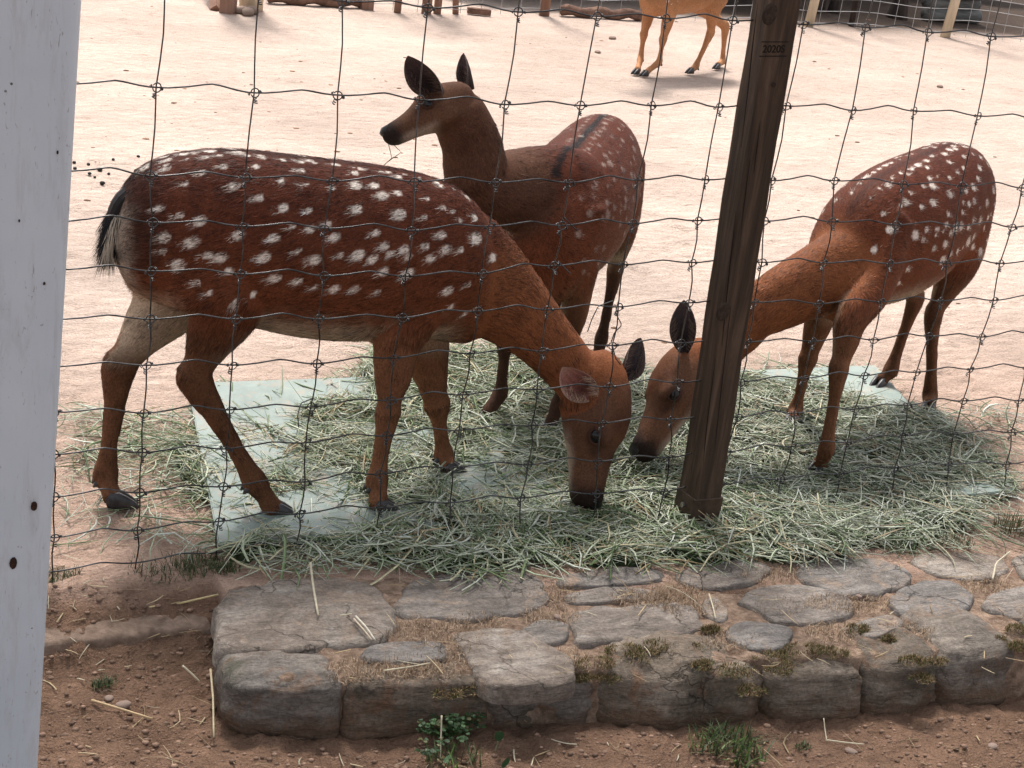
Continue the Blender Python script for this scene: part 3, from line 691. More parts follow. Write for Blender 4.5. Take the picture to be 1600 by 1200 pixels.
def make_deer(name, label, origin, heading, scale, legs, neck, head, ears, spot=1.0, strands=60000, tone=1.0, spine_dark=0.0, tail=True, pale_hooves=(), trunk_mod=None, voxel=.0065, neckcol=None, legdark=0.0, ymod=None, headtone=.85, tan=0.0):
    """legs: dict key -> 5 local joints; neck: list (x,y,z,halfwidth,halfheight) ; head: dict(poll, nose, up); all local metres"""
    root = empty(name, (*origin, 0), heading); tag(root, label, 'deer', 'spotted deer in the pen')
    T = TRUNK.copy()
    T[:, 1:] *= 1.0
    if trunk_mod is not None: T = trunk_mod(T)
    T = T*scale
    lofts = []; bones = []      # bones: (points, region, flow dirs)
    xs = np.linspace(0, len(T)-1, 40); S = np.stack([np.interp(xs, range(len(T)), T[:, i]) for i in range(4)], 1)
    for i in range(4): S[:, i] = np.convolve(np.pad(S[:, i], 2, 'edge'), [.1, .2, .4, .2, .1], 'valid')
    S[0, 3] *= .8
    yoff = np.zeros(len(S)) if ymod is None else np.array([ymod(v/scale)*scale for v in S[:, 0]])
    C = np.c_[S[:, 0], yoff, (S[:, 1]+S[:, 2])/2]
    # vertical sections (pear shaped: widest below the middle)
    V = []; n = 28
    for c, hw, hh in zip(C, S[:, 3], (S[:, 1]-S[:, 2])/2):
        for k in range(n):
            a = 2*math.pi*k/n; ca, sa = math.cos(a), math.sin(a)
            wf = 1-.16*max(0, sa)**1.5
            V.append(c+np.array([0, hw*wf*math.copysign(abs(ca)**.88, ca), hh*math.copysign(abs(sa)**.95, sa)]))
    m_ = len(C); F = [(i*n+k, i*n+(k+1) % n, (i+1)*n+(k+1) % n, (i+1)*n+k)[::-1] for i in range(m_-1) for k in range(n)]
    V.append(C[0]-np.array([.012, 0, 0])); V.append(C[-1]+np.array([.02, 0, 0]))
    F += [(k, (k+1) % n, len(V)-2)[::-1] for k in range(n)] + [((m_-1)*n+k, len(V)-1, (m_-1)*n+(k+1) % n)[::-1] for k in range(n)]
    lofts.append((V, F)); bones.append((C, 0, np.tile(nrmz((-1, 0, -.32)), (len(C), 1))))
    # neck
    nk = np.array(neck, float); P = catmull(nk, 16)
    lofts.append(loft(P[:, :3], P[:, 3], P[:, 4], np.tile(nrmz(head['side_neck']) if 'side_neck' in head else (0, 1, 0), (16, 1)), 22))
    Tn = np.gradient(P[:, :3], axis=0); Tn = -Tn/np.linalg.norm(Tn, axis=1)[:, None]
    bones.append((P[2:, :3], 1, Tn[2:]))
    # head
    poll = np.array(head['poll'], float); nose = np.array(head['nose'], float); up = np.array(head['up'], float)
    ax = nrmz(nose-poll); up = nrmz(up-ax*(up@ax)); sd_ = np.cross(up, ax)   # sd_: the animal's left
    HL = np.linalg.norm(nose-poll); hs = HL/.225; EA = .093
    prof = [  # along, offset up, half width, half height
        (-.035, -.020, .030, .034), (-.015, -.008, .046, .050), (.02, -.006, .052, .057), (.055, -.010, .0545, .058), (.085, -.014, .0525, .053), (.115, -.019, .042, .044),
        (.145, -.023, .0335, .0365), (.175, -.026, .029, .0315), (.200, -.027, .0275, .029), (.218, -.028, .025, .025), (.228, -.029, .017, .017)]
    fat = head.get('fat', 1.12); pr = np.array(prof)*hs; pr[:, 2:] *= np.interp(pr[:, 0]/hs, [-.04, .0, .08, .12, .23], [.86, .96, fat, 1.06, fat])[:, None]; P = catmull(pr, 24); Ch = poll+P[:, :1]*ax+P[:, 1:2]*up
    lofts.append(loft(Ch, P[:, 2], P[:, 3], sd_, 22, 2.15))
    bones.append((Ch, 2, np.tile(-ax, (len(Ch), 1))))
    # brow ridges over the eyes, cheeks, chin
    for s in (-1, 1):
        c = poll+ax*EA*hs+sd_*s*.041*fat*hs+up*.016*hs; q = [c-ax*.024*hs, c, c+ax*.020*hs]
        lofts.append(loft(q, np.array([.010, .016, .009])*hs, np.array([.010, .015, .009])*hs, sd_, 10))
        c = poll+ax*.05*hs+sd_*s*.031*fat*hs-up*.043*hs; q = [c-ax*.03*hs, c, c+ax*.055*hs]
        lofts.append(loft(q, np.array([.016, .022, .012])*hs, np.array([.018, .025, .014])*hs, sd_, 10))
    q = [poll+ax*a*hs-up*h_*hs for a, h_ in ((.13, .045), (.17, .047), (.205, .046))]
    lofts.append(loft(q, np.array([.018, .018, .013])*hs, np.array([.014, .013, .010])*hs, sd_, 10))
    # legs
    for key, J in legs.items():
        J = np.array(J, float); RR = np.array(HIND_R if key[0] == 'H' else FRONT_R)*scale
        a, b_, c, d, e = J
        if key[0] == 'H':
            pts = [a+np.array([0, 0, .05*scale]), a*.55+b_*.45, b_, b_*.5+c*.5, b_*.16+c*.84, c, c*.66+d*.34, c*.25+d*.75, d, d*.5+e*.5, e]
        else:
            pts = [a+np.array([0, 0, .06*scale]), a*.5+b_*.5, b_, b_*.5+c*.5, b_*.15+c*.85, c, c*.66+d*.34, c*.25+d*.75, d, d*.5+e*.5, e]
        Q = catmull(np.c_[np.array(pts), RR], 42)
        lofts.append(loft(Q[:, :3], Q[:, 4], Q[:, 3], (0, 1, 0), 16))
        Tn = np.gradient(Q[:, :3], axis=0); Tn /= np.linalg.norm(Tn, axis=1)[:, None]
        st = 10 if key[0] == 'H' else 8
        bones.append((Q[st:, :3], 3 if key[1] == 'L' else 4, Tn[st:]))
        # dew claws
        dr = nrmz((d-e)*np.array([1, 1, 0])+1e-6)
        hv = e-d; fw = nrmz((1, np.clip(hv[1]*2, -.15, .15), 0))
        ho = obj('hoof', HOOFP if key in pale_hooves else HOOF, None, root, (e[0]+fw[0]*.010, e[1]+fw[1]*.010, max(0.004, e[2]-.020*scale)))
        for s_ in (-1, 1):
            dc = obj('dew_claw', DEW, None, root, d-fw*.0125*scale+np.array([-fw[1], fw[0], 0])*s_*.009*scale-np.array([0, 0, .012*scale])); dc.rotation_euler = (0, R(35), math.atan2(fw[1], fw[0])); dc.scale = (scale,)*3
        ho.rotation_euler = (0, 0, math.atan2(fw[1], fw[0])); ho.scale = (scale*1.0, scale*.88, scale*.92)
    # union by voxel remesh, then soften
    me = pydata('body_tmp', *merge(lofts)); tmp = bpy.data.objects.new('body_tmp', me); COL.objects.link(tmp)
    rm = tmp.modifiers.new('r', 'REMESH'); rm.mode = 'VOXEL'; rm.voxel_size = voxel; rm.adaptivity = 0
    sm = tmp.modifiers.new('s', 'SMOOTH'); sm.factor = .5; sm.iterations = 5
    dg = bpy.context.evaluated_depsgraph_get(); body = bpy.data.meshes.new_from_object(tmp.evaluated_get(dg))
    bpy.data.objects.remove(tmp)
    body.name = 'body'
    for p in body.polygons: p.use_smooth = True
    nv = len(body.vertices); co = np.empty(nv*3, np.float32); body.vertices.foreach_get('co', co); co = co.reshape(-1, 3).astype(float)
    no = np.empty(nv*3, np.float32); body.vertices.foreach_get('normal', no); no = no.reshape(-1, 3).astype(float)
    # skin folds, muscle relief
    disp = fbm(co, 14, 3, 91)*.0022+sstep(.36, .28, co[:, 2]/scale)*(fbm(co*np.array([1, 1, .45]), 55, 2, 93)*.0022); co = co+no*disp[:, None]; body.vertices.foreach_set('co', co.astype(np.float32).ravel()); body.update()
    # nearest bone point per vertex
    BP = np.vstack([b_[0] for b_ in bones]); BR = np.concatenate([np.full(len(b_[0]), b_[1]) for b_ in bones]); BD = np.vstack([b_[2] for b_ in bones])
    HT = np.full(len(BP), -1.0); off = 0
    reg = np.empty(nv, int); fl = np.empty((nv, 3))
    wgt = np.where(BR == 0, .80, 1.0)
    wgt = np.where(BR >= 3, 1.25, wgt)
    for s in range(0, nv, 4000):
        d2 = np.linalg.norm(co[s:s+4000, None]-BP[None], axis=2)*wgt[None]
        # soft average of flow for smooth transitions
        k = np.exp(-((d2-d2.min(1)[:, None])/.025)**2); fl[s:s+4000] = (k[:, :, None]*BD[None]).sum(1); reg[s:s+4000] = BR[d2.argmin(1)]
    fl /= np.linalg.norm(fl, axis=1)[:, None]+1e-9
    # ---- coat colour
    x_, y_, z_ = co[:, 0]/scale, co[:, 1]/scale, co[:, 2]/scale
    p_ = co/scale
    nz = fbm(p_, 9, 4, 101); nf = fbm(p_, 40, 3, 103)
    back = np.array([.085, .023, .012]); flank = np.array([.145, .045, .019]); pale = np.array([.55, .42, .30]); neckc = np.array([.205, .072, .030]) if neckcol is None else np.array(neckcol)
    legc = np.array([.180, .082, .042]); headc = np.array([.140, .066, .038]); dark = np.array([.012, .009, .009])
    tt = sstep(.40, .70, z_+.03*nz)[:, None]
    colr = flank*(1-tt)+back*tt
    isneck = np.zeros(nv)
    dn = np.min(np.linalg.norm(co[:, None]-bones[1][0][None, 3::2], axis=2), 1)/scale
    isneck = sstep(.145, .09, dn+.015*nz)
    colr = colr*(1-isneck[:, None])+neckc*(1+.15*nz[:, None])*isneck[:, None]
    lo = sstep(.43, .33, z_+.02*nz)[:, None]*(reg != 2)[:, None]*(1-isneck[:, None])
    colr = colr*(1-lo*.85)+legc*lo*.85
    bel = (sstep(-.25, -.85, no[:, 2]+.25*nf)*sstep(.46, .38, z_)*sstep(.30, .33, z_)*sstep(.36, .25, np.abs(x_+.02)))[:, None]*(1-isneck[:, None])
    colr = colr*(1-bel*.9)+pale*.8*bel*.9
    # pale inner thighs and inner forearms
    for r_, s in ((3, 1), (4, -1)):
        inn = (reg == r_)*sstep(.15, .7, -s*no[:, 1]+.2*nf)*sstep(.26, .32, z_)*np.where(x_ < 0, 1.0, .45)
        colr = colr*(1-inn[:, None]*.85)+pale*inn[:, None]*.85
    # hind edge pale below the tail
    rmp = sstep(-.315, -.36, x_)*sstep(.64, .58, z_+.02*nf)*sstep(.40, .46, z_)*sstep(.075, .045, np.abs(y_)+.02*nf)*(reg == 0)
    colr = colr*(1-rmp[:, None]*.8)+np.array([.5, .42, .34])*rmp[:, None]*.8
    rb = sstep(.055, .015, np.abs(np.hypot((z_-.565), (np.abs(y_)))-.085)+.015*nf)*sstep(-.27, -.33, x_)*(z_ > .5)
    colr = colr*(1-rb[:, None]*.45)+dark*rb[:, None]*.45
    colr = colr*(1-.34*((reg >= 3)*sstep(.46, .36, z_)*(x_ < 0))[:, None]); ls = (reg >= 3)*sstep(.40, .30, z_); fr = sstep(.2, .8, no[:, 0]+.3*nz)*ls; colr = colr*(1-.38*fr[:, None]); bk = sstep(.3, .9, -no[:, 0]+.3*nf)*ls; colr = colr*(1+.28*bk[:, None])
    cr = sstep(-.24, -.30, x_)*sstep(.30, .35, z_)*sstep(.47, .42, z_+.02*nz)*sstep(.1, .7, -no[:, 0]+.2*nf); colr = colr*(1-.7*cr[:, None])+pale*.7*cr[:, None]
    if legdark:
        ld = (reg >= 3)*sstep(.36, .16, z_); colr = colr*(1-ld[:, None]*legdark)+np.array([.03, .018, .014])*ld[:, None]*legdark
    # head
    hd = (co-poll); ha = hd@ax/hs; hu = hd@up/hs; hsd = np.abs(hd@sd_)/hs
    ish = (reg == 2)
    mz = sstep(.165, .205, ha+.015*nf+.25*np.maximum(hu, -.02))*ish; brg = sstep(.02, .05, hu+.02*nz)*sstep(.0, .06, ha)*ish
    hc = headtone*headc[None]*(1+.12*nz[:, None])*np.ones((nv, 1)); hc = hc*(1-.45*brg[:, None])+np.array([.16, .055, .024])*.45*brg[:, None]
    bd = sstep(.0, .03, hu+.01*nz)*sstep(.095, .15, ha)*ish; hc = hc*(1-.72*bd[:, None])+np.array([.022, .013, .010])*.72*bd[:, None]; fh = np.exp(-((ha-.07)/.03)**2)*sstep(.015, .04, hu)*ish; hc = hc*(1-.45*fh[:, None])+np.array([.04, .018, .012])*.45*fh[:, None]
    chin = sstep(-.035, -.055, hu+.006*nf)*sstep(.07, .12, ha)*ish
    hc = hc*(1-chin[:, None]*.65)+np.array([.42, .33, .26])*chin[:, None]*.65
    er = np.exp(-(((ha-EA)/.024)**2+((hu-.006)/.017)**2))*(hsd > .02); hc = hc*(1-er[:, None]*.7)+dark*er[:, None]*.7
    gl = np.exp(-(((ha-EA-.032)/.014)**2+((hu+.004)/.009)**2))*(hsd > .018); hc = hc*(1-gl[:, None]*.55)+dark*gl[:, None]*.55
    hc = hc*(1-mz[:, None]*.93)+np.array([.014, .010, .009])*mz[:, None]*.93
    blend = sstep(-.02, .03, ha)*ish; colr = colr*(1-blend[:, None])+hc*blend[:, None]
    # dark line along the spine
    spn = sstep(.013, .005, np.abs(y_-0)+.004*nf)*(no[:, 2] > .5)*sstep(.55, .6, z_)*(reg < 2)
    amt = .35+.6*spine_dark
    colr = colr*(1-spn[:, None]*amt)+np.array([.006, .005, .006])*spn[:, None]*amt
    colr = colr*(1+.16*nf[:, None]+.10*nz[:, None])*tone
    if tan: colr = colr*(1-tan)+np.array([.36, .175, .085])*(1+.2*nf[:, None])*(.75+.5*sstep(.5, .36, z_))[:, None]*tan
    # ---- white spots
    global SPOTS_LOCAL
    if SPOTS_LOCAL is None:
        bvh = BVHTree.FromPolygons([tuple(v) for v in co], [tuple(p.vertices) for p in body.polygons])
        Ml = Matrix.Translation((*origin, 0))@Matrix.Rotation(heading, 4, 'Z'); Mi = Ml.inverted()
        sl_ = []
        for (u, v) in SPOT_PX:
            d = Vector(ray(u/2, v/2)).normalized(); hit = bvh.ray_cast(Mi@Vector(CAM), (Mi.to_3x3()@d))
            if hit[0] is not None: sl_.append((*hit[0], 1.25 if (u, v) in BIGSPOT else .92))
        SPOTS_LOCAL = np.array(sl_)
    SL = SPOTS_LOCAL.copy(); sh = np.random.default_rng(len(name)+int(strands))
    if spot != 1.0 or name != 'x':
        pass
    both = np.vstack([SL, SL*np.array([1, -1, 1, 1])])
    both[:len(SL), :3] += 0 if strands > 200000 else sh.normal(0, .009, (len(SL), 3))
    # rows of spots each side of the spine
    rx = np.arange(-.32, .30, .034); tops = np.interp(rx, TRUNK[:, 0], TRUNK[:, 1])
    for s in (-1, 1): both = np.vstack([both, np.c_[rx+sh.normal(0, .005, len(rx)), np.full(len(rx), s*.026), tops-.006, np.full(len(rx), .7)]])
    sp = np.zeros(nv); hfl = fl
    for q in both:
        if abs(q[0]) > .5: continue
        dv = co/scale-q[:3]
        al = np.abs((dv*hfl).sum(1)); pe = np.sqrt(np.maximum((dv**2).sum(1)-al**2, 0))
        rr = .0069*q[3]*(1+.24*sh.normal())
        dd = np.sqrt((al/1.35)**2+pe**2)/rr+.30*nf
        sp = np.maximum(sp, sstep(1.12, .72, dd)*(.82+.18*sh.random()))
    sp *= (reg != 2)*spot
    white = np.array([.88, .78, .68])
    colr = colr*(1-sp[:, None]*.94)+white*sp[:, None]*.94
    colr = np.clip(colr, .004, .9)
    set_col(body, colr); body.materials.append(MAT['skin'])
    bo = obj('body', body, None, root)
    # ---- fur: short lying hairs, one thin blade each
    nf_ = len(body.polygons); body.calc_loop_triangles(); tri = np.empty(len(body.loop_triangles)*3, np.int32); body.loop_triangles.foreach_get('vertices', tri); tri = tri.reshape(-1, 3)
    A_, B_, C_ = co[tri[:, 0]], co[tri[:, 1]], co[tri[:, 2]]; ar = np.linalg.norm(np.cross(B_-A_, C_-A_), axis=1)
    lr = np.random.default_rng(5); ti = lr.choice(len(tri), strands, p=ar/ar.sum()); r1 = np.sqrt(lr.random(strands)); r2 = lr.random(strands)
    wts = np.stack([1-r1, r1*(1-r2), r1*r2], 1)
    def ip(Q): return (Q[tri[ti]]*wts[:, :, None]).sum(1)
    pos, nn_, ff, cc_ = ip(co), ip(no), ip(fl), ip(colr); rg = reg[tri[ti, 0]]
    nn_ /= np.linalg.norm(nn_, axis=1)[:, None]
    ff = ff+lr.normal(0, .16, ff.shape)+.22*np.stack([fbm(pos/scale, 12, 2, 111+i) for i in range(3)], 1)
    tn = ff-nn_*(ff*nn_).sum(1)[:, None]; tn /= np.linalg.norm(tn, axis=1)[:, None]+1e-9
    zl = pos[:, 2]/scale
    hmz = sstep(.15, .06, ((pos-poll)@ax/hs))*0
    ln = np.where(rg == 0, .0165, np.where(rg == 1, .018, np.where(rg == 2, .008, .012)))*scale*(.6+.8*lr.random(strands))
    ln = np.where((rg >= 3) & (zl > .36), ln*1.6, ln)
    wd = np.where(rg == 2, .0006, .0008)*(.7+.6*lr.random(strands))
    lift = (.10+.16*lr.random(strands))
    dirv = tn*np.cos(lift)[:, None]+nn_*np.sin(lift)[:, None]
    sdv = np.cross(nn_, tn); roll = lr.normal(0, .35, strands)[:, None]; sdv = sdv*np.cos(roll)+nn_*np.sin(roll)
    base = pos-nn_*.0008
    tipv = base+dirv*ln[:, None]-nn_*(ln*.12)[:, None]
    VV = np.stack([base+sdv*wd[:, None], base-sdv*wd[:, None], tipv], 1).reshape(-1, 3)
    ec = [poll+ax*EA*hs+sd_*s*.0415*fat*hs+up*.003*hs for s in (-1, 1)]
    for q in ec: ln = np.where(np.linalg.norm(pos-q, axis=1) < .021*hs, 0.0004, ln); tipv = np.where((np.linalg.norm(pos-q, axis=1) < .021*hs)[:, None], base, tipv)
    VV = np.stack([base+sdv*wd[:, None], base-sdv*wd[:, None], tipv], 1).reshape(-1, 3)
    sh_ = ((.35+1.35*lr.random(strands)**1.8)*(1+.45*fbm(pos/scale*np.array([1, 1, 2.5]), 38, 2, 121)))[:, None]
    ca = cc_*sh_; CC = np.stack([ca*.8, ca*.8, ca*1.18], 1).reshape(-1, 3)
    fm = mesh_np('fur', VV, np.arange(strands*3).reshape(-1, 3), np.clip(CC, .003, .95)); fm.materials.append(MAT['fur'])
    # shade the blades with the coat's own normals so the pelt reads soft
    cn = np.repeat(nn_+sdv*lr.normal(0, .28, strands)[:, None], 3, 0); cn /= np.linalg.norm(cn, axis=1)[:, None]
    fm.polygons.foreach_set('use_smooth', np.ones(strands, bool)); fm.normals_split_custom_set_from_vertices(cn.astype(np.float32))
    fo = obj('fur', fm, None, root); tag(fo, kind='stuff')
    # ---- eyes, nose, ears
    for s in (-1, 1):
        c = poll+ax*EA*hs+sd_*s*.0415*fat*hs+up*.003*hs
        e = obj('eye', EYE, None, root, c); e.scale = (hs*1.02,)*3
        on = nrmz(sd_*s+up*.22+ax*.10); q1 = nrmz(ax-on*(ax@on)); q2 = np.cross(on, q1); th_ = np.linspace(0, 2*math.pi, 25)
        rg_ = [c+on*.0075*hs+hs*(.0150*math.cos(a)*q1+.0118*math.sin(a)*q2) for a in th_]
        lv, lf = tube_data(rg_, hs*(.0032+.0012*np.abs(np.sin(th_))), 7, False); lme = pydata('eyelid', lv, lf, True); set_col(lme, np.tile((.060, .028, .018), (len(lv), 1))); lme.materials.append(MAT['skin']); obj('eyelid', lme, None, e).matrix_parent_inverse = (Matrix.Translation(Vector(c))@Matrix.Diagonal((hs*1.02,)*3).to_4x4()).inverted()
    nm = loft([nose-ax*.016*hs-up*.012*hs, nose-ax*.002*hs-up*.013*hs, nose+ax*.006*hs-up*.018*hs], np.array([.0185, .0175, .010])*hs*fat, np.array([.0125, .0120, .008])*hs*fat, sd_, 14, 2.4)
    obj('nose', pydata('nose', *nm, True), MAT['nose'], root)
    for e in ears:
        V_, F_, C_ = ear_mesh(e['base'], e['tip'], e['open'], e.get('w', .034)*scale, e.get('pal', EARPAL))
        me_ = pydata('ear', V_, F_, True); set_col(me_, C_); me_.materials.append(MAT['skin']); obj('ear', me_, None, root)
    # ---- tail: a short rope of hair
    if tail:
        tb = np.array([-.325, yoff[0]/scale, .628])*scale; pt = catmull(np.array([tb, tb+np.array([-.032, 0, -.03])*scale, tb+np.array([-.047, 0, -.075])*scale, tb+np.array([-.050, 0, -.125])*scale]), 12)
        rr = np.array([.018, .019, .019, .019, .018, .017, .015, .013, .011, .008, .006, .003])*scale
        V_, F_ = loft(pt, rr*1.2, rr*.8, (0, 1, 0), 12); core = [(V_, F_)]
        hv = []; hc_ = []; tr = np.random.default_rng(3)
        for k in range(2600):
            u_ = tr.random()**.8; i = min(int(u_*10), 10); f = u_*10-i if i < 10 else 0; c = pt[i]*(1-f)+pt[min(i+1, 11)]*f; a = tr.random()*2*math.pi; r_ = rr[i]
            n_ = np.array([math.cos(a)*.8, math.sin(a), 0]); b0_ = c+n_*r_*.8; d_ = nrmz(np.array([-.12, 0, -1])+n_*.25+tr.normal(0, .12, 3)); L_ = (.03+.035*tr.random())*scale
            s_ = nrmz(np.cross(d_, n_))*.0011
            hv += [b0_-s_, b0_+s_, b0_+d_*L_]
            wht = (abs(math.sin(a)) > .75) or (u_ > .85 and tr.random() < .4)
            cc0 = np.array([.5, .42, .33]) if wht and tr.random() < .7 else np.array([.012, .010, .011])
            hc_ += [cc0, cc0, cc0*1.1]
        off = len(core[0][0]); Vt = np.vstack([np.array(core[0][0]), np.array(hv)]); Ft = list(core[0][1])+[(off+3*k, off+3*k+1, off+3*k+2) for k in range(2600)]
        Ct = np.vstack([np.tile([.014, .011, .011], (off, 1)), np.array(hc_)])
        me_ = pydata('tail', Vt, Ft); set_col(me_, Ct); me_.materials.append(MAT['fur']); obj('tail', me_, None, root)
    return root
EARPAL = {'in': (.055, .040, .042), 'back': (.035, .024, .022), 'rim': (.14, .10, .085)}
EARPINK = {'in': (.30, .125, .105), 'back': (.13, .065, .045), 'rim': (.55, .40, .32)}
def local_fn(origin, heading):
    ch, sh = math.cos(heading), math.sin(heading); o = np.array([*origin, 0.0])
    Rm = np.array([[ch, sh, 0], [-sh, ch, 0], [0, 0, 1]])
    L = lambda p: Rm@(np.asarray(p, float)-o)
    def S(u, v, c):      # the point of the animal's own plane local y = c that the photo shows at (u, v)
        d = Rm@ray(u, v); k = Rm@(CAM-o); return k+d*((c-k[1])/d[1])
    D = lambda v: Rm@np.asarray(v, float)
    return L, S, D
# ---- the big doe on the left, head down to the hay
oA, hA = (.35, .21), 0.0; L, S, D = local_fn(oA, hA)
legsA = {'HR': [(-.215, -.068, .53), S(352,478,-.085), S(303,590,-.075), S(398,752,-.07), L(G(428,795,.022))],
         'HL': [(-.235, .068, .53), S(262,470,.085), S(186,572,.07), S(165,742,.05), L(G(176,778,.022))],
         'FR': [(.205, -.075, .50), S(622,535,-.082), S(606,645,-.075), S(589,752,-.07), L(G(592,789,.022))],
         'FL': [(.225, .075, .50), S(665,545,.075), S(682,632,.078), S(693,708,.08), L(G(700,730,.022))]}
neckA = [(.20, -.0, .52, .085, .115), (.31, -.005, .475, .075, .112), (*S(812,492,-.035), .056, .076), (*S(852,532,-.055), .046, .060), (*S(890,575,-.080), .043, .054), (*S(915,607,-.10), .042, .052)]
pollA = S(941,592,-.105); noseA = L(W(940,790,.035))
upA = D(CR*.95-CF*.32+CU*.05)
headA = dict(poll=pollA, nose=noseA, up=upA)
earsA = [dict(base=S(926,620,-.155), tip=S(880,577,-.175), open=D(-CF*.9-CR*.1-CU*.45), w=.040, pal=EARPINK),
         dict(base=S(972,592,-.09), tip=S(1005,529,-.06), open=D(-CF*.6+CR*.8), w=.040)]
make_deer('sika_deer', 'large brown white-spotted deer at left, side on, head down in the hay', oA, hA, 1.0, legsA, neckA, headA, earsA, spot=1.0, strands=210000, voxel=.0055)
# ---- the doe behind, head raised and turned left
oB, hB, sB = (1.155, .70), R(231), .93; L, S, D = local_fn(oB, hB)
fwd = np.array([math.cos(hB), math.sin(hB)])
legsB = {'FL': [(.205, .07, .47), (.225, .072, .34), (.25, .07, .19), (.245, .068, .07), L(G(858,667,.022))],
         'FR': [(.205, -.07, .47), (.225, -.072, .34), (.25, -.07, .19), (.245, -.068, .07), L(G(760,650,.022))],
         'HL': [(-.22, .066, .50), (-.17, .08, .39), (-.30, .065, .25), (-.27, .06, .07), (-.25, .06, .022)],
         'HR': [(-.22, -.066, .50), (-.17, -.08, .39), (-.29, -.065, .25), (-.22, -.06, .07), (-.20, -.06, .022)]}
pollB = L(W(712,152,.50)); noseB = L(W(596,200,.50))
neckB = [(.12, 0, .49, .090, .120), (.22, -.012, .54, .082, .106), (*L(W(757,290,.50)), .062, .076), (*L(W(738,228,.50)), .050, .064), (*L(W(722,190,.50)), .047, .060), (*L(W(712,170,.50)), .044, .056)]
headB = dict(poll=pollB, nose=noseB, up=D(CU*.95-CR*.35), side_neck=D(-CF))
earsB = [dict(base=L(W(688,147,.47)), tip=L(W(636,91,.46)), open=D(-CR*.5-CU*.3-CF*.7), w=.048),
         dict(base=L(W(735,140,.54)), tip=L(W(721,84,.55)), open=D(-CF*.3-CR*.7), w=.040)]
make_deer('sika_deer', 'brown deer standing behind, raised head turned left, faint spots and dark spine', oB, hB, sB, legsB, neckB, headB, earsB, spot=.21, strands=110000, spine_dark=1.0, tone=1.05, neckcol=(.092, .042, .025), legdark=.7, headtone=.68)
# ---- the doe on the right, head down behind the post
oC, hC, sC = (1.90, .445), R(208), .97; L, S, D = local_fn(oC, hC)
legsC = {'FL': [(.205, .072, .48), S(1332,495,.09), S(1311,575,.10), S(1292,700,.115), L(G(1281,728,.022))],
         'FR': [(.205, -.072, .48), S(1283,490,-.085), S(1263,560,-.09), S(1243,640,-.10), L(G(1239,657,.022))],
         'HL': [(-.22, .066, .51), (-.16, .085, .40), S(1459,490,.075), S(1453,618,.06), L(G(1452,636,.022))],
         'HR': [(-.22, -.066, .51), (-.15, -.08, .40), S(1430,468,-.06), S(1392,578,-.07), L(G(1376,596,.022))]}
pollC = L(W(1080,562,.27)); noseC = L(W(984,700,.22))
neckC = [(.18, 0, .50, .085, .110), (.30, .01, .45, .074, .100), (*L(W(1198,478,.26)), .054, .070), (*L(W(1150,525,.265)), .045, .056), (*L(W(1105,566,.27)), .042, .052)]
headC = dict(poll=pollC, nose=noseC, up=D(-CR*.75+CU*.7-CF*.2))
earsC = [dict(base=L(W(1070,552,.24)), tip=L(W(1068,470,.25)), open=D(-CF*.9-CR*.35), w=.036),
         dict(base=L(W(1100,545,.31)), tip=L(W(1122,480,.36)), open=D(-CF*.4+CR*.8), w=.033)]
make_deer('sika_deer', 'brown white-spotted deer at right, head lowered behind the timber post', oC, hC, sC, legsC, neckC, headC, earsC, spot=.9, strands=140000, tone=1.12)
# ---- the far deer, cut by the top of the picture
oD, hD, sD = (3.98, 5.03), R(202), .90; L, S, D = local_fn(oD, hD)
legsD = {'FL': [(.20, .065, .45), (.22, .066, .33), (.235, .06, .19), (.235, .055, .07), L(G(1010,113,.022))],
         'FR': [(.20, -.065, .45), (.22, -.066, .33), (.245, -.06, .19), (.25, -.055, .07), L(G(996,110,.022))],
         'HL': [(-.19, .062, .47), (-.13, .075, .36), S(1110,52,.06), S(1087,104,.06), L(G(1081,109,.022))],
         'HR': [(-.21, -.062, .47), (-.17, -.075, .36), S(1133,42,-.06), S(1129,95,-.06), L(G(1122,102,.022))]}
pollD = np.array([.47, .02, .80])*1; noseD = np.array([.66, .03, .70])
neckD = [(.15, 0, .45, .075, .10), (.25, 0, .50, .068, .09), (.34, .0, .60, .05, .066), (.41, .01, .71, .042, .054), (.45, .02, .78, .04, .05)]
headD = dict(poll=pollD, nose=noseD, up=np.array([.3, 0, 1]))
earsD = [dict(base=pollD+np.array([-.01, .04, .01]), tip=pollD+np.array([-.05, .13, .07]), open=(1, .3, 0), w=.033), dict(base=pollD+np.array([-.01, -.04, .01]), tip=pollD+np.array([-.05, -.13, .07]), open=(1, -.3, 0), w=.033)]
make_deer('sika_deer', 'tan spotted deer far off on bright sand, only belly and legs in view', oD, hD, sD, legsD, neckD, headD, earsD, spot=1.0, strands=30000, tone=1.0, tan=.85)
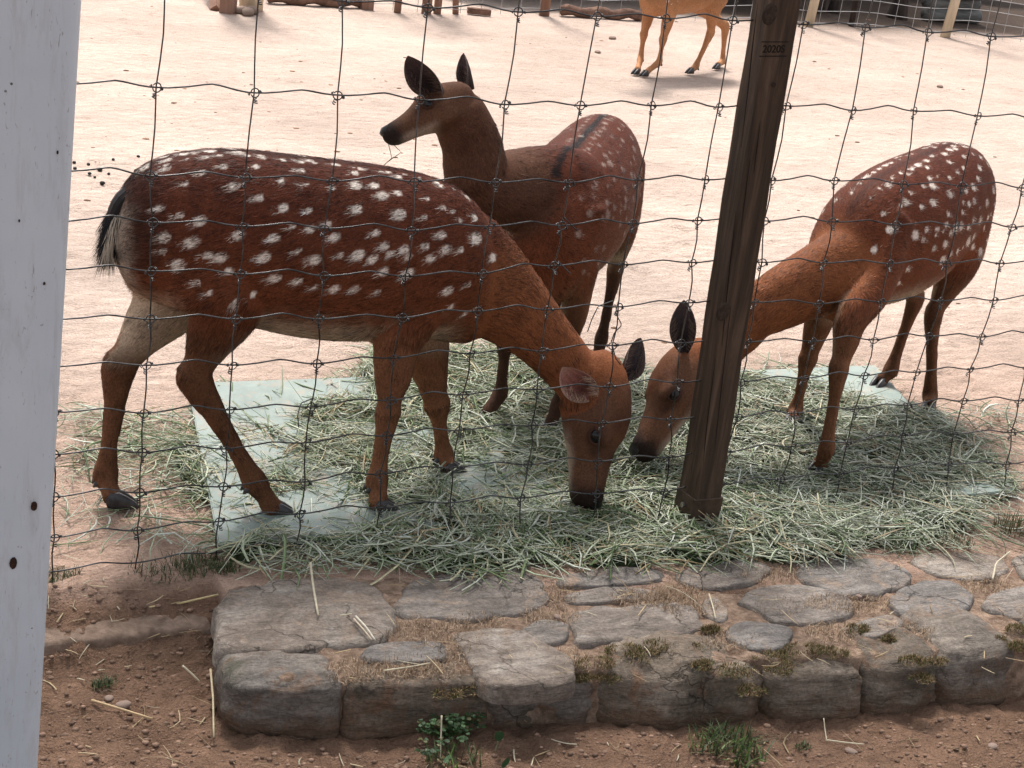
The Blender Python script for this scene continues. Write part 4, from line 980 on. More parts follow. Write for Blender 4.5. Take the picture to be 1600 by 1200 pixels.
# ------------------------------------------------------------------ hay and loose straw
def straw_mesh(name, P0, yaw, tilt, L, wd, bend, col, segs=4, flat=.45, rs=None):
    """many curved straws: three-sided tubes"""
    rs = rs or np.random.default_rng(11); n = len(P0); t = np.linspace(-.5, .5, segs+1)
    dx = np.stack([np.cos(yaw)*np.cos(tilt), np.sin(yaw)*np.cos(tilt), np.sin(tilt)], 1)
    lat = np.stack([-np.sin(yaw), np.cos(yaw), 0*yaw], 1); upv = np.cross(dx, lat)
    b1, b2 = bend
    ctr = P0[:, None]+dx[:, None]*(t[None, :, None]*L[:, None, None])+lat[:, None]*((t**2-.08)[None, :, None]*(b1*L)[:, None, None])+upv[:, None]*((.08-t**2)[None, :, None]*(b2*L)[:, None, None])
    kink = rs.random(n) < .25; kk = (np.maximum(0, t-.1)[None, :]*(rs.normal(0, .7, n)*kink)[:, None]*L[:, None])
    ctr = ctr+lat[:, None]*kk[:, :, None]
    tap = np.array([.75, 1, 1, .9, .45]) if segs == 4 else np.linspace(1, .5, segs+1)
    w_ = wd[:, None]*tap[None]
    rl = rs.random(n)*2*math.pi
    V = np.empty((n, segs+1, 3, 3))
    for k in range(3):
        a = rl+k*2.094; V[:, :, k] = ctr+(lat[:, None]*np.cos(a)[:, None, None]+upv[:, None]*(np.sin(a)*flat)[:, None, None])*w_[:, :, None]
    base = (np.arange(n)*(segs+1)*3)[:, None]
    q = []
    for s in range(segs):
        for k in range(3): q.append([s*3+k, s*3+(k+1) % 3, (s+1)*3+(k+1) % 3, (s+1)*3+k])
    F = (base[:, :, None]+np.array(q)[None]).reshape(-1, 4)
    C = np.repeat(col, (segs+1)*3, 0)
    return mesh_np(name, V.reshape(-1, 3), F, C)
HAYPOLY = [(250,705),(330,690),(380,655),(470,640),(560,600),(600,578),(700,556),(830,565),(930,575),(1040,590),(1150,600),(1200,606),(1290,618),(1400,640),(1450,650),(1530,700),(1580,755),(1560,785),(1480,835),(1390,862),(1250,876),(1000,884),(880,884),(700,884),(600,872),(500,855),(470,862),(360,862),(335,850),(338,800),(300,760)]
HOLE = [[(320,790),(420,776),(590,780),(640,802),(600,832),(335,854)], [(300,600),(590,588),(570,628),(480,648),(395,668),(300,705)], [(1150,570),(1370,570),(1430,640),(1380,628),(1300,612),(1190,600)]]
def hay_density(x, y):
    d = np.c_[x, y, 0*x]-CAM; wz = d@CF; u = 800+FPX*(d@CR)/wz; v = 600-FPX*(d@CU)/wz
    j = fbm(np.c_[x, y, 0*x], 7, 3, 201); u = u+j*38; v = v+fbm(np.c_[x, y, 0*x], 7, 3, 205)*26
    den = inpoly(u, v, HAYPOLY)*np.clip(.78+.75*fbm(np.c_[x, y, 0*x], 11, 3, 215), .22, 1)
    for h_, k in zip(HOLE, (.30, .07, .08)): den = np.where(inpoly(u, v, h_), k, den)
    sp = ((u > 95) & (u < 360) & (v > 640) & (v < 860))*.075+((u > 130) & (u < 320) & (v > 650) & (v < 740))*.12
    sp = sp+((u > 380) & (u < 900) & (v > 855) & (v < 900))*.35+((u > 560) & (u < 720) & (v > 545) & (v < 620))*.2
    sp = sp+((u > 1400) & (u < 1600) & (v > 640) & (v < 870))*.07
    return np.maximum(den, sp), u, v
n = 70000
hx = rng.uniform(-.25, 2.6, n); hy = rng.uniform(-.26, 1.15, n); den, hu, hv = hay_density(hx, hy)
keep = rng.random(n) < den; hx, hy, den = hx[keep], hy[keep], den[keep]
nh = len(hx)
mound = sstep(.3, 1, den)*(.020+.022*fbm(np.c_[hx, hy, 0*hx], 5, 3, 207))+.006
hz = ground_h(hx, hy)+.012+mound*rng.random(nh)**.8
L_ = rng.gamma(5, .021, nh).clip(.03, .24); wd_ = rng.choice([.0009, .0014, .0022, .0031], nh, p=[.34, .34, .23, .09])*rng.uniform(.8, 1.25, nh)
yaw_ = fbm(np.c_[hx, hy, 0*hx], 4, 2, 209)*2.6+rng.normal(0, .95, nh); tilt_ = rng.normal(0, .13, nh)
pal = np.array([(.52, .56, .42), (.40, .46, .31), (.22, .29, .14), (.10, .15, .06), (.55, .50, .32), (.64, .67, .57), (.40, .30, .17), (.26, .19, .10)])
cc_ = pal[rng.choice(8, nh, p=[.25, .20, .15, .10, .11, .12, .05, .02])]*rng.uniform(.75, 1.15, (nh, 1))
right = sstep(1.0, 1.5, hx)[:, None]*.25; grey = cc_.mean(1, keepdims=True)*np.array([1.0, 1.03, .93]); cc_ = cc_*(1-right)+grey*right
hm = straw_mesh('hay', np.c_[hx, hy, hz], yaw_, tilt_, L_, wd_, (rng.normal(0, .55, nh), rng.normal(.1, .3, nh)), cc_)
o = obj('hay', hm, MAT['hay']); tag(o, 'thick scattered layer of pale green hay on the pen floor', 'hay', kind='stuff')
# broken hay underlay, painted dark for the shade between the straws
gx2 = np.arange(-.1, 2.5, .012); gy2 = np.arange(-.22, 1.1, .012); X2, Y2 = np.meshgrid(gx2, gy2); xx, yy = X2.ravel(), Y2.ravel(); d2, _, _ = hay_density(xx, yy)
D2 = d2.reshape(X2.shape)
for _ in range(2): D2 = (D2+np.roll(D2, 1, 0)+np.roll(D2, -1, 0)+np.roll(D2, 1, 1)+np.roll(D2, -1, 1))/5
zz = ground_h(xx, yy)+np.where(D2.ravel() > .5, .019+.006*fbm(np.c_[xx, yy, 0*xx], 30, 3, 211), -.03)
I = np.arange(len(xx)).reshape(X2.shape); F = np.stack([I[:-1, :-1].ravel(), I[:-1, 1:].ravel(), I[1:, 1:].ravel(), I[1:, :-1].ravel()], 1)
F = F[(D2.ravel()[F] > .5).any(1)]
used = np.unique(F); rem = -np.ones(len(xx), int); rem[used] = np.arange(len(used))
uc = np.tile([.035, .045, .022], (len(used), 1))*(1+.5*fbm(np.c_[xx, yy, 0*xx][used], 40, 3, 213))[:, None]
o2 = obj('hay_gap_shade', mesh_np('hay_gap_shade', np.c_[xx, yy, zz][used], rem[F], uc, smooth=True), MAT['moss'], o); tag(o2, kind='stuff')
# straw litter on the path, the bank and between the stones
n = 420; lu = rng.uniform(70, 1600, n); lv = rng.uniform(880, 1200, n)
P_ = []; 
for u, v in zip(lu, lv):
    onk = (u > 345) and (v < 1085-.03*(u-345)); 
    if onk and rng.random() < .72: continue
    if (not onk) and u > 345 and v < 1178-.04*(u-345): continue
    zt = .012 if onk else (-.045 if (u < 340 and v < 1000) else -.09)
    p = G(u, v, zt); p[2] = (.012 if onk else gz(p[0], p[1])+.004); P_.append(p)
P_ = np.array(P_); n = len(P_)
lc = np.array([(.50, .38, .22), (.60, .48, .30), (.36, .26, .15), (.62, .55, .40)])[rng.choice(4, n)]*rng.uniform(.7, 1.1, (n, 1))
lm = straw_mesh('straw_litter', P_, rng.uniform(0, 6.28, n), rng.normal(.02, .06, n), rng.gamma(3, .013, n).clip(.012, .10), rng.choice([.0008, .0012, .0018], n), (rng.normal(0, .15, n), rng.normal(0, .1, n)), lc)
o = obj('straw_litter', lm, MAT['hay']); tag(o, 'fine bits of dry straw littering the path and bank', 'straw', kind='stuff')
def stalk(px, z, r, label, group=None, col=(.62, .55, .40), name='straw_stalk'):
    P = np.array([G(u, v, zz) for (u, v), zz in zip(px, z)]); k = np.linspace(0, len(P)-1, 10); P = np.stack([np.interp(k, range(len(P)), P[:, i]) for i in range(3)], 1)
    b_ = P[0].copy(); V, F = tube_data(P-b_, np.linspace(r, r*.8, 10), 6); me = pydata(name, V, F, True); set_col(me, np.tile(col, (len(V), 1)))
    me.materials.append(MAT['hay']); o = obj(name, me, None, None, b_); tag(o, label, 'straw', group or 'loose straw stalks'); return o
stalk([(485,880), (490,920), (497,961)], [.03, .02, .016], .0024, 'long pale straw stalk hanging over the back edge of the corner stone')
stalk([(556,963), (572,980), (586,1000)], [.017, .017, .012], .0021, 'upper of two parallel straw stalks lying on the large corner stone', col=(.66, .60, .5))
stalk([(553,967), (568,984), (581,1000)], [.017, .017, .012], .0017, 'lower of two parallel straw stalks lying on the large corner stone', col=(.6, .5, .38))
stalk([(530,962), (550,959)], [.017, .017], .0012, 'short straw stub beside the two parallel stalks on the corner stone')
stalk([(217,951), (280,943), (341,929)], [-.04, -.035, -.01], .0022, 'long yellow straw lying on the bank toward the stone corner', col=(.62, .50, .27))
stalk([(143,1094), (180,1105), (238,1123)], [-.085, -.084, -.085], .0022, 'long tan straw lying on the bare path below the slab', col=(.55, .40, .23))
stalk([(329,1046), (333,1090), (334,1152)], [-.05, -.06, -.085], .0020, 'straw stalk standing against the left end of the kerb', col=(.55, .46, .3))
stalk([(285,1040), (300,1053), (312,1065)], [-.06, -.07, -.08], .0018, 'crooked straw leaning near the left end of the kerb')
stalk([(1108,928), (1114,948), (1118,966)], [.014, .014, .012], .0014, 'thin straw lying across the small stone in mid kerb')
stalk([(1551,905), (1556,880), (1578,862)], [.014, .016, .03], .0022, 'pale straw on the right end of the kerb top')
stalk([(600,1048), (640,1042), (672,1036)], [.008, .008, .008], .0014, 'straw lying on sandy mortar near the front of the kerb')
stalk([(1287,1122), (1289,1140), (1292,1158)], [-.06, -.075, -.085], .0012, 'short straw standing on the path before the square front stone')
stalk([(1290,1156), (1320,1160), (1350,1163)], [-.09, -.09, -.09], .0014, 'straw lying flat on the path below the rounded front stone')
stalk([(690,1118), (689,1150), (688,1185)], [-.03, -.06, -.085], .0014, 'upright pale straw among the clover leaves at the kerb foot')
# wisps of hay in the raised mouth of the deer behind
bB = W(604, 213, .50)
for pts, lab in (([(604,212), (609,233), (612,247), (598,260)], 'longer bent hay wisp hanging from the raised deer mouth'), ([(605,214), (617,228), (627,238), (607,252)], 'shorter kinked hay wisp in the raised deer mouth')):
    P = np.array([W(u, v, .50) for u, v in pts]); k = np.linspace(0, 3, 10); P = np.stack([np.interp(k, range(4), P[:, i]) for i in range(3)], 1)
    V, F = tube_data(P-P[0], .0008, 5); me = pydata('hay_wisp', V, F); set_col(me, np.tile((.2, .17, .1), (len(V), 1))); me.materials.append(MAT['hay'])
    tag(obj('hay_wisp', me, None, None, P[0]), lab, 'hay', 'hay wisps in the deer mouth')

# ------------------------------------------------------------------ moss, weeds, grass tufts
def blades(name, C, R_, n, h, cols, spread=.5, wd=.0012, seg=2, parent=None, label=None, cat=None, kind=None, rs=None, matl='moss', thing_loc=None, dome=0.0):
    rs = rs or np.random.default_rng(int(abs(C[0][0]*1e4)) % 9999); P = []
    for c, r_ in zip(C, R_):
        a = rs.random(n)*6.283; q = np.sqrt(rs.random(n))*r_; P.append(np.c_[c[0]+q*np.cos(a)*1.3, c[1]+q*np.sin(a)*.8, c[2]+(dome*r_*(1-(q/r_)**2) if dome else 0*q)])
    P = np.vstack(P); P = P[fbm(P, 60, 2, 401)+.35 > rs.random(len(P))*.9] if dome else P; m_ = len(P); az = rs.random(m_)*6.283; ln = h*(.5+.8*rs.random(m_)); out = rs.random(m_)*spread
    d = np.stack([np.cos(az)*np.sin(out), np.sin(az)*np.sin(out), np.cos(out)], 1); s = np.stack([-np.sin(az), np.cos(az), 0*az], 1)*wd
    mid = P+d*ln[:, None]*.55; tip = P+d*ln[:, None]+np.stack([np.cos(az)*out, np.sin(az)*out, -.3*out], 1)*ln[:, None]*.35
    V = np.stack([P-s, P+s, mid+s*.8, mid-s*.8, tip, tip], 1)[:, :5].reshape(-1, 3); b_ = np.arange(m_)*5
    F = np.vstack([np.c_[b_, b_+1, b_+2], np.c_[b_, b_+2, b_+3], np.c_[b_+3, b_+2, b_+4]])
    cl = np.array(cols)[rs.choice(len(cols), m_)]*rs.uniform(.6, 1.3, (m_, 1)); cl = np.repeat(cl, 5, 0)
    loc = thing_loc if thing_loc is not None else P.mean(0)
    off = np.array(loc)+(KO if parent is kerb else 0)
    me = mesh_np(name, V-off, F, cl); me.materials.append(MAT[matl]); o = obj(name, me, None, parent, loc)
    if label or kind: tag(o, label, cat, None, kind)
    return o
mc = [((1000,1028), .03), ((1225,1045), .03), ((950,1060), .02), ((860,1080), .018), ((1385,1000), .012), ((1465,1035), .016), ((1560,1000), .012), ((930,1038), .028), ((975,1018), .028), ((1035,1012), .030), ((1088,1016), .022), ((1150,1050), .030), ((1205,1030), .030), ((1255,1018), .034), ((1300,1022), .026), ((1175,1080), .022), ((1338,985), .022), ((1425,1035), .022), ((1440,1062), .018), ((1590,985), .022), ((1598,1012), .024), ((905,1060), .02), ((745,1078), .022), ((700,1085), .02), ((535,1068), .012), ((1110,985), .014), ((1100,1042), .02)]
C_ = []; R_ = []
for (u, v), r_ in mc:
    zt = .0 if v < 1055 else -.022; p = G(u, v, zt); C_.append(p); R_.append(r_)
mo = blades('moss', C_, R_, 1500, .0080, [(.13, .085, .045), (.19, .135, .075), (.075, .068, .030), (.28, .20, .12), (.09, .10, .035)], 1.5, .0006, parent=kerb, thing_loc=(0, 0, 0), dome=.22); tag(mo, kind='stuff')
gC = [G(u_, v_, -.002) for u_, v_ in ((690,1045), (740,975), (600,1040), (860,930), (1060,925), (1220,950), (1140,1000), (1300,990), (1360,905), (1540,915), (1480,985), (1040,940), (560,1050), (870,1030), (1420,990))]+[G(700,1010,.0), G(640,1045,-.002), G(860,965,.0), G(1080,950,0), G(1300,945,.0), G(1350,945,0), G(650,985,0), G(1000,935,0), G(1200,900,0)]
mo = blades('dry_roots', gC, [.045]*len(gC), 420, .012, [(.36, .26, .18), (.25, .17, .11), (.45, .34, .24)], 1.45, .0005, parent=kerb, thing_loc=(0, 0, 0)); tag(mo, kind='stuff')
def tuft(px, z, r_, n, h, cols, label, wd=.0009, spread=1.25, group='small grass tufts'):
    c = G(*px, z); o = blades('grass_tuft', [c*0], [r_], n, h, cols, spread, wd, thing_loc=(0, 0, 0), matl='leaf', rs=np.random.default_rng(int(px[0]))); o.location = c; tag(o, label, 'grass', group)
GR = [(.055, .088, .028), (.04, .062, .022), (.085, .115, .045), (.12, .11, .055)]; DG = [(.10, .085, .04), (.06, .07, .03), (.2, .16, .09)]
tuft((92, 905), -.015, .03, 120, .022, GR, 'green grass tuft touching the white pole under the fence')
tuft((265, 893), -.012, .06, 260, .024, GR+DG, 'broad low green tuft on the bank below the bottom wire')
tuft((312, 885), -.008, .035, 160, .026, GR, 'green tuft at the bare corner of the left board')
tuft((352, 892), -.006, .022, 110, .022, GR, 'small dark tuft just behind the kerb corner')
tuft((160, 1072), -.085, .013, 90, .018, GR, 'tiny isolated green tuft on the bare path')
tuft((800, 868), .004, .04, 160, .020, GR, 'green tuft in the hay behind the second kerb stone')
tuft((868, 876), .004, .03, 130, .022, GR, 'green tuft behind the narrow kerb stones')
tuft((1222, 868), .002, .035, 150, .018, GR+DG, 'mossy tuft in front of the hay right of the post')
tuft((1408, 860), .002, .03, 140, .02, GR, 'low green tuft at the hay edge near the right end')
tuft((1492, 850), .002, .035, 150, .022, GR+DG, 'olive tuft behind the kerb near the right end')
tuft((1592, 828), .002, .05, 320, .035, DG, 'brown dried tuft at the right edge of the hay')
tuft((1128, 1162), -.092, .05, 190, .034, GR+[(.10, .17, .045)], 'bright green grass clump at the foot of the kerb', .0014, 1.2)
tuft((1165, 1190), -.095, .03, 60, .035, GR+[(.14, .22, .06)], 'smaller grass clump in front of the bright green one', .0018, .9)
tuft((715, 1190), -.095, .04, 60, .03, GR+[(.14, .22, .06)], 'thin grass growing before the clover at the kerb foot', .0014, .9)
tuft((1255, 1168), -.095, .012, 50, .012, GR, 'tiny olive tuft on the path at right')
for i, (u, v, r_) in enumerate(((150, 925, .06), (240, 920, .07), (120, 940, .04))):
    tuft((u, v), -.035, r_, 420, .012, [(.10, .065, .04), (.16, .11, .07), (.06, .05, .03), (.07, .085, .035)], ['root-matted dead grass on the bank below the fence, middle patch', 'root-matted dead grass on the bank, patch nearest the kerb', 'root-matted dead grass on the bank, patch beside the pole'][i], .0007, 1.35)
# clover at the kerb foot
def leafy(px, z, n, spread, label, size=.010):
    c = G(*px, z); root = empty('clover_plant', c); tag(root, label, 'plant', 'small broad-leaved weeds'); rs = np.random.default_rng(int(px[0])*3)
    for k in range(n):
        a = rs.random()*6.283; q = math.sqrt(rs.random())*spread; h = .012+.035*rs.random()
        tip = np.array([q*math.cos(a)*1.3, q*math.sin(a)*.55-.012, h]); parts = []
        V, F = tube_data([(tip*.15*np.array([1, 1, 0])), tip*np.array([.7, .7, .6]), tip], .0006, 4); base = np.array([.06, .11, .03]); V = list(V); Cc = [base]*len(V)
        for j in range(3):
            b_ = a+j*2.09+rs.normal(0, .2); s = size*(.7+.5*rs.random()); o0 = len(V); cl = (np.array([.035, .078, .026]) if rs.random() < .85 else np.array([.10, .10, .04]))*(.6+.8*rs.random())
            V.append(tip)
            for (r1, w1, dz) in ((.45, .36, .12), (.8, .42, .10), (1.0, .0, 0)):
                for sg in (-1, 1) if w1 else (0,):
                    d_ = np.array([math.cos(b_), math.sin(b_), 0]); l_ = np.array([-d_[1], d_[0], 0]); V.append(tip+d_*s*r1+l_*s*w1*sg+np.array([0, -.25*s*r1, s*(dz+.25*rs.random())]))
            F += [(o0, o0+1, o0+2), (o0+1, o0+3, o0+4, o0+2), (o0+3, o0+5, o0+4)]; Cc += [cl]*6
        me = pydata('leaf', V, F); set_col(me, np.array(Cc)); me.materials.append(MAT['leaf']); obj('leaf', me, None, root)
leafy((697, 1150), -.095, 46, .045, 'leafy clover growing against the kerb foot below its left half')
leafy((690, 1185), -.095, 10, .035, 'few clover leaves on the path before the larger clump')
c = G(775, 1165, -.08); root = empty('broad_leaf_weed', c); tag(root, 'single weed with two oval dark green leaves on the path', 'plant')
for (u, v), s, a in (((780, 1150), .022, 2.2), ((790, 1192), .018, 1.4)):
    p = G(u, v, -.055)-c; V = [(0, 0, 0)]; th = np.linspace(0, 6.283, 15)[:-1]
    V = [(p[0], p[1], p[2]+.003)]+[(p[0]+s*(.62*math.cos(t_)*math.cos(a)-.42*math.sin(t_)*math.sin(a))*.8, p[1]-.2*s*math.sin(t_+a), p[2]+s*(.62*math.cos(t_)*math.sin(a)+.42*math.sin(t_)*math.cos(a))) for t_ in th]
    me = pydata('leaf', V, [(0, 1+k, 1+(k+1) % 14) for k in range(14)]); set_col(me, np.tile((.02, .06, .025), (15, 1))); me.materials.append(MAT['leaf']); obj('leaf', me, None, root)
V, F = tube_data([(0, 0, -.01), (.006, .004, .012), (.008, .006, .022)], .0012, 5); me = pydata('stem', V, F); set_col(me, np.tile((.2, .2, .1), (len(V), 1))); me.materials.append(MAT['leaf']); obj('stem', me, None, root)

# ------------------------------------------------------------------ pebbles, clods, droppings
def lump_mesh(name, seed, sub=2):
    bm = bmesh.new(); bmesh.ops.create_icosphere(bm, subdivisions=sub, radius=1.0); P = np.array([v.co[:] for v in bm.verts]); d = 1+.28*fbm(P+seed, 1.3, 3, seed)
    for v, k in zip(bm.verts, d): v.co *= k
    me = bpy.data.meshes.new(name); bm.to_mesh(me); bm.free()
    for p in me.polygons: p.use_smooth = True
    return me
LM = [lump_mesh('clod', i*5+1) for i in range(4)]
# crumbs of soil on the lower path (uncountable)
n = 5200; cu = rng.uniform(60, 1640, n); cv = rng.uniform(985, 1215, n); V0 = np.array([v.co[:] for v in LM[0].vertices])[:]; lmv = [np.array([v.co[:] for v in lump_mesh('x', 50+i, 1).vertices]) for i in range(4)]
fc = np.array([tuple(p.vertices) for p in lump_mesh('x', 50, 1).polygons]); VV = []; FF = []; CC = []; off = 0
kp = ~((cu > 335) & (cv < 1172-.045*(cu-345))); PP = Gv(cu[kp], cv[kp], np.full(kp.sum(), -.093)); PP[:, 2] = ground_h(PP[:, 0], PP[:, 1])
for p in PP:
    s = .0012+.0042*rng.random()**4; p = p+np.array([0, 0, s*.25])
    q = lmv[rng.integers(4)]*np.array([s*1.3, s, s*.7]); VV.append(q+p); FF.append(fc+off); off += len(q); CC.append(np.tile(np.array([.25, .165, .12])*rng.uniform(.55, 1.35), (len(q), 1)))
o = obj('soil_crumbs', mesh_np('soil_crumbs', np.vstack(VV), np.vstack(FF), np.vstack(CC), smooth=True), MAT['moss']); tag(o, 'loose crumbs of brown soil strewn over the path', 'soil', kind='stuff')
# small stones lying about
peb = [((193,1100), .010, -.09, 'small pale chip of stone beside the tan straw on the path'), ((170,1092), .007, -.09, 'smaller pale chip behind the tan straw on the path'), ((1330,1172), .009, -.095, 'small brown clod on the path below the rounded stone'), ((1550,1170), .008, -.095, 'pinkish pebble on the path at the far right'), ((870,965), .006, .008, 'dark crumb between the mid kerb stones'), ((1342,933), .005, .008, 'brown crumb by the dark oval kerb stone'),
       ((957,60), .020, 0, 'reddish clod on the bright sand left of the far deer'), ((934,81), .017, 0, 'flat dark clod on the sand below the reddish one'), ((1031,93), .013, 0, 'small clod on the sand behind the far deer front legs'), ((1469,135), .017, 0, 'reddish leaf-like clod on the sand at upper right')]
for i, ((u, v), s, z_, lab) in enumerate(peb):
    p = G(u, v, z_); o = obj('pebble', LM[i % 4].copy(), MAT['pebble'], None, (p[0], p[1], (gz(p[0], p[1]) if z_ <= 0 else z_)+s*.3)); o.scale = (s*1.3, s, s*.6); o.rotation_euler = (0, 0, i*1.1); tag(o, lab, 'stone')
for i, (u, v) in enumerate([(116,254),(117,264),(138,257),(140,271),(148,277),(156,265),(160,287),(170,271),(177,249),(216,244),(213,266)]):
    p = G(u, v, 0); o = obj('dropping', LM[i % 4] if LM[i % 4].materials else LM[i % 4], MAT['dropping'], None, (p[0], p[1], gz(p[0], p[1])+.005)); o.scale = tuple(np.array([.008, .0065, .006])*rng.uniform(.7, 1.25)); o.rotation_euler = (0, 0, i)
    tag(o, 'tiny black dropping on the sand behind the left deer rump', 'dropping', 'droppings on the sand')
# trampled marks and specks on the far sand (uncountable)
VV = []; FF = []; CC = []; off = 0
PP = Gv(rng.uniform(90, 1600, 2600), rng.uniform(5, 640, 2600), np.zeros(2600)); PP = PP[fbm(PP, 1.4, 3, 501)+.12 > rng.random(len(PP))*.7]; PP = PP[(PP[:, 1] > .5) & (hay_density(PP[:, 0], PP[:, 1])[0] < .05)]; PP[:, 2] = ground_h(PP[:, 0], PP[:, 1])
for p in PP:
    s = (.0016+.0055*rng.random()**5)*(1+.10*p[1]); p = p+np.array([0, 0, s*.1])
    q = lmv[rng.integers(4)]*np.array([s*1.5, s, s*.45]); VV.append(q+p); FF.append(fc+off); off += len(q); CC.append(np.tile(np.array([.30, .19, .13])*rng.uniform(.5, 1.5), (len(q), 1)))
o = obj('sand_specks', mesh_np('sand_specks', np.vstack(VV), np.vstack(FF), np.vstack(CC), smooth=True), MAT['moss']); tag(o, 'scattered dark grit and crumbs on the pale sand', 'grit', kind='stuff')

# ------------------------------------------------------------------ far edge of the pen
ff_ = empty('far_fence', (G(850, 22)[0], G(850, 22)[1], 0)); tag(ff_, 'wire fence with slim posts along the far side of the sand', 'fence'); FO = np.array(ff_.location)
fl = np.array([G(u, v)[:2] for u, v in ((575, 14), (670, 20), (850, 23), (1160, 36), (1263, 40), (1478, 56), (1640, 70))])
def far_post(u, v, r_, h, m_, dx=0.0, sq=False, name='post', parent=ff_, n=10):
    p = G(u, v); sgn = np.array([dx, 0, 0]); V, F = tube_data([p+np.array([0, 0, -.05]), p+sgn*.3+np.array([0, 0, h*.3]), p+sgn+np.array([0, 0, h])], [r_*1.05, r_, r_*.97], 4 if sq else n)
    o = obj(name, pydata(name, np.array(V)-FO if parent is ff_ else np.array(V)-p, F, not sq), m_, parent)
    if parent is None: o.location = p
    return o
far_post(621, 18, .02, 1.5, MAT['far_post']); far_post(666, 20, .03, 1.5, MAT['far_post'], sq=True); far_post(683, 20, .022, 1.5, MAT['far_post']); far_post(713, 20, .018, 1.4, MAT['far_post'], -.16)
far_post(850, 23, .032, 1.6, MAT['far_post']); far_post(1263, 40, .032, 1.6, MAT['pale_post'], .12); far_post(1476, 57, .034, 1.6, MAT['pale_post'], .16); far_post(1330, 40, .02, 1.5, MAT['bark'])
s = np.r_[0, np.cumsum(np.linalg.norm(np.diff(fl, axis=0), axis=1))]; tt_ = np.arange(0, s[-1], .15); fx, fy = np.interp(tt_, s, fl[:, 0]), np.interp(tt_, s, fl[:, 1])
for zz in (.03, .11, .19, .27, .36, .46, .58, .72, .9, 1.1, 1.3):
    V, F = tube_data(np.c_[fx, fy, zz+.01*np.sin(tt_*7)], .0022, 4); obj('line_wire', pydata('line_wire', np.array(V)-FO, F), MAT['far_wire'], ff_)
for a, b_ in zip(fx, fy):
    V, F = tube_data([(a, b_, 0), (a+.008, b_, .5), (a, b_, 1.3)], .0020, 4); obj('stay_wire', pydata('stay_wire', np.array(V)-FO, F), MAT['far_wire'], ff_)
# posts and timbers at the upper left
def prop(name, u, v, r_, h, m_, lab, cat, dx=0.0, sq=False, group=None):
    o = far_post(u, v, r_, h, m_, dx, sq, name, None, 14); tag(o, lab, cat, group)
prop('wooden_post', 356, 19, .045, 1.4, MAT['far_post'], 'square brown wooden post at the far upper left', 'post', 0, True)
prop('round_post', 392, 14, .062, 1.4, MAT['pale_post'], 'thick pale round post beside the square brown one', 'post')
p0, p1 = G(337, 15), G(300, -40); d = (p1-p0); V, F = tube_data([p0*0, d*.5+np.array([0, 0, .3]), d*.9+np.array([0, 0, .62])], .03, 4); tag(obj('leaning_plank', pydata('leaning_plank', V, F), MAT['far_post'], None, p0), 'brown plank leaning beside the square post at upper left', 'plank')
def log(u0, v0, u1, v1, r_, lab, m_, z_=0.0, grp='logs and beams at the pen edge'):
    a, b_ = G(u0, v0), G(u1, v1); a[2] = b_[2] = z_+r_*.9; n = 14; P = np.array([a*(1-k)+b_*k for k in np.linspace(0, 1, n)]); P[:, 2] += .01*np.sin(np.arange(n)*1.3); ctr = P[0].copy()
    V, F = tube_data(P-ctr, r_*(1+.08*np.sin(np.arange(n)*2.1)), 10); tag(obj('log', pydata('log', V, F, True), m_, None, ctr), lab, 'log', grp)
log(418, 4, 572, 12, .035, 'long brown beam on the ground at upper left', MAT['log'])
log(876, 24, 1000, 31, .032, 'long thin reddish log on the sand behind the far deer', MAT['log'])
p = G(572, 13); o = obj('timber_block', bevel_box('timber_block', .07, .07, .12, .006), MAT['far_post'], None, p+np.array([0, 0, .05])); tag(o, 'short upright timber block at the end of the long beam', 'block')
p = G(748, 22); o = obj('brick', bevel_box('brick', .14, .05, .035, .004), MAT['log'], None, p+np.array([0, 0, .016])); o.rotation_euler = (0, 0, -.3); tag(o, 'flat reddish block on the sand at the far fence', 'brick')
pc_ = G(385, 22)
for i, (u, v) in enumerate(((378, 20), (387, 23), (393, 20))):
    p = G(u, v); o = obj('rubble_stone', LM[i].copy(), MAT['pebble'], None, p+np.array([0, 0, .012])); o.data.materials.clear(); o.data.materials.append(MAT['pebble']); o.scale = (.05, .03, .025); o.rotation_euler = (0, 0, i); tag(o, ['pale rubble stone left of the thick round post', 'lowest pale rubble stone in front of the round post', 'pale rubble stone touching the thick round post'][i], 'stone', 'rubble by the round post')
# stacked grey logs in the shade
for i, (v0, lab) in enumerate(((46, 'lowest'), (38, 'second lowest'), (30, 'middle'), (22, 'second highest'), (14, 'highest'))):
    a, b_ = G(1490, 46), G(1572, 50); r_ = .052
    a[2] = b_[2] = .05+i*.085; a[1] += .35+.04*(i % 2); b_[1] += .35+.04*(i % 2); a[0] += .02*(i % 3); P = np.array([a*(1-k)+b_*k for k in np.linspace(0, 1, 10)]); ctr = P[0].copy(); V, F = tube_data(P-ctr, r_*(1+.06*np.sin(np.arange(10)*1.7+i)), 12)
    tag(obj('log', pydata('log', V, F, True), MAT['grey_log'], None, ctr), lab+' log of the grey stack in the shade at upper right', 'log', 'stacked grey logs')
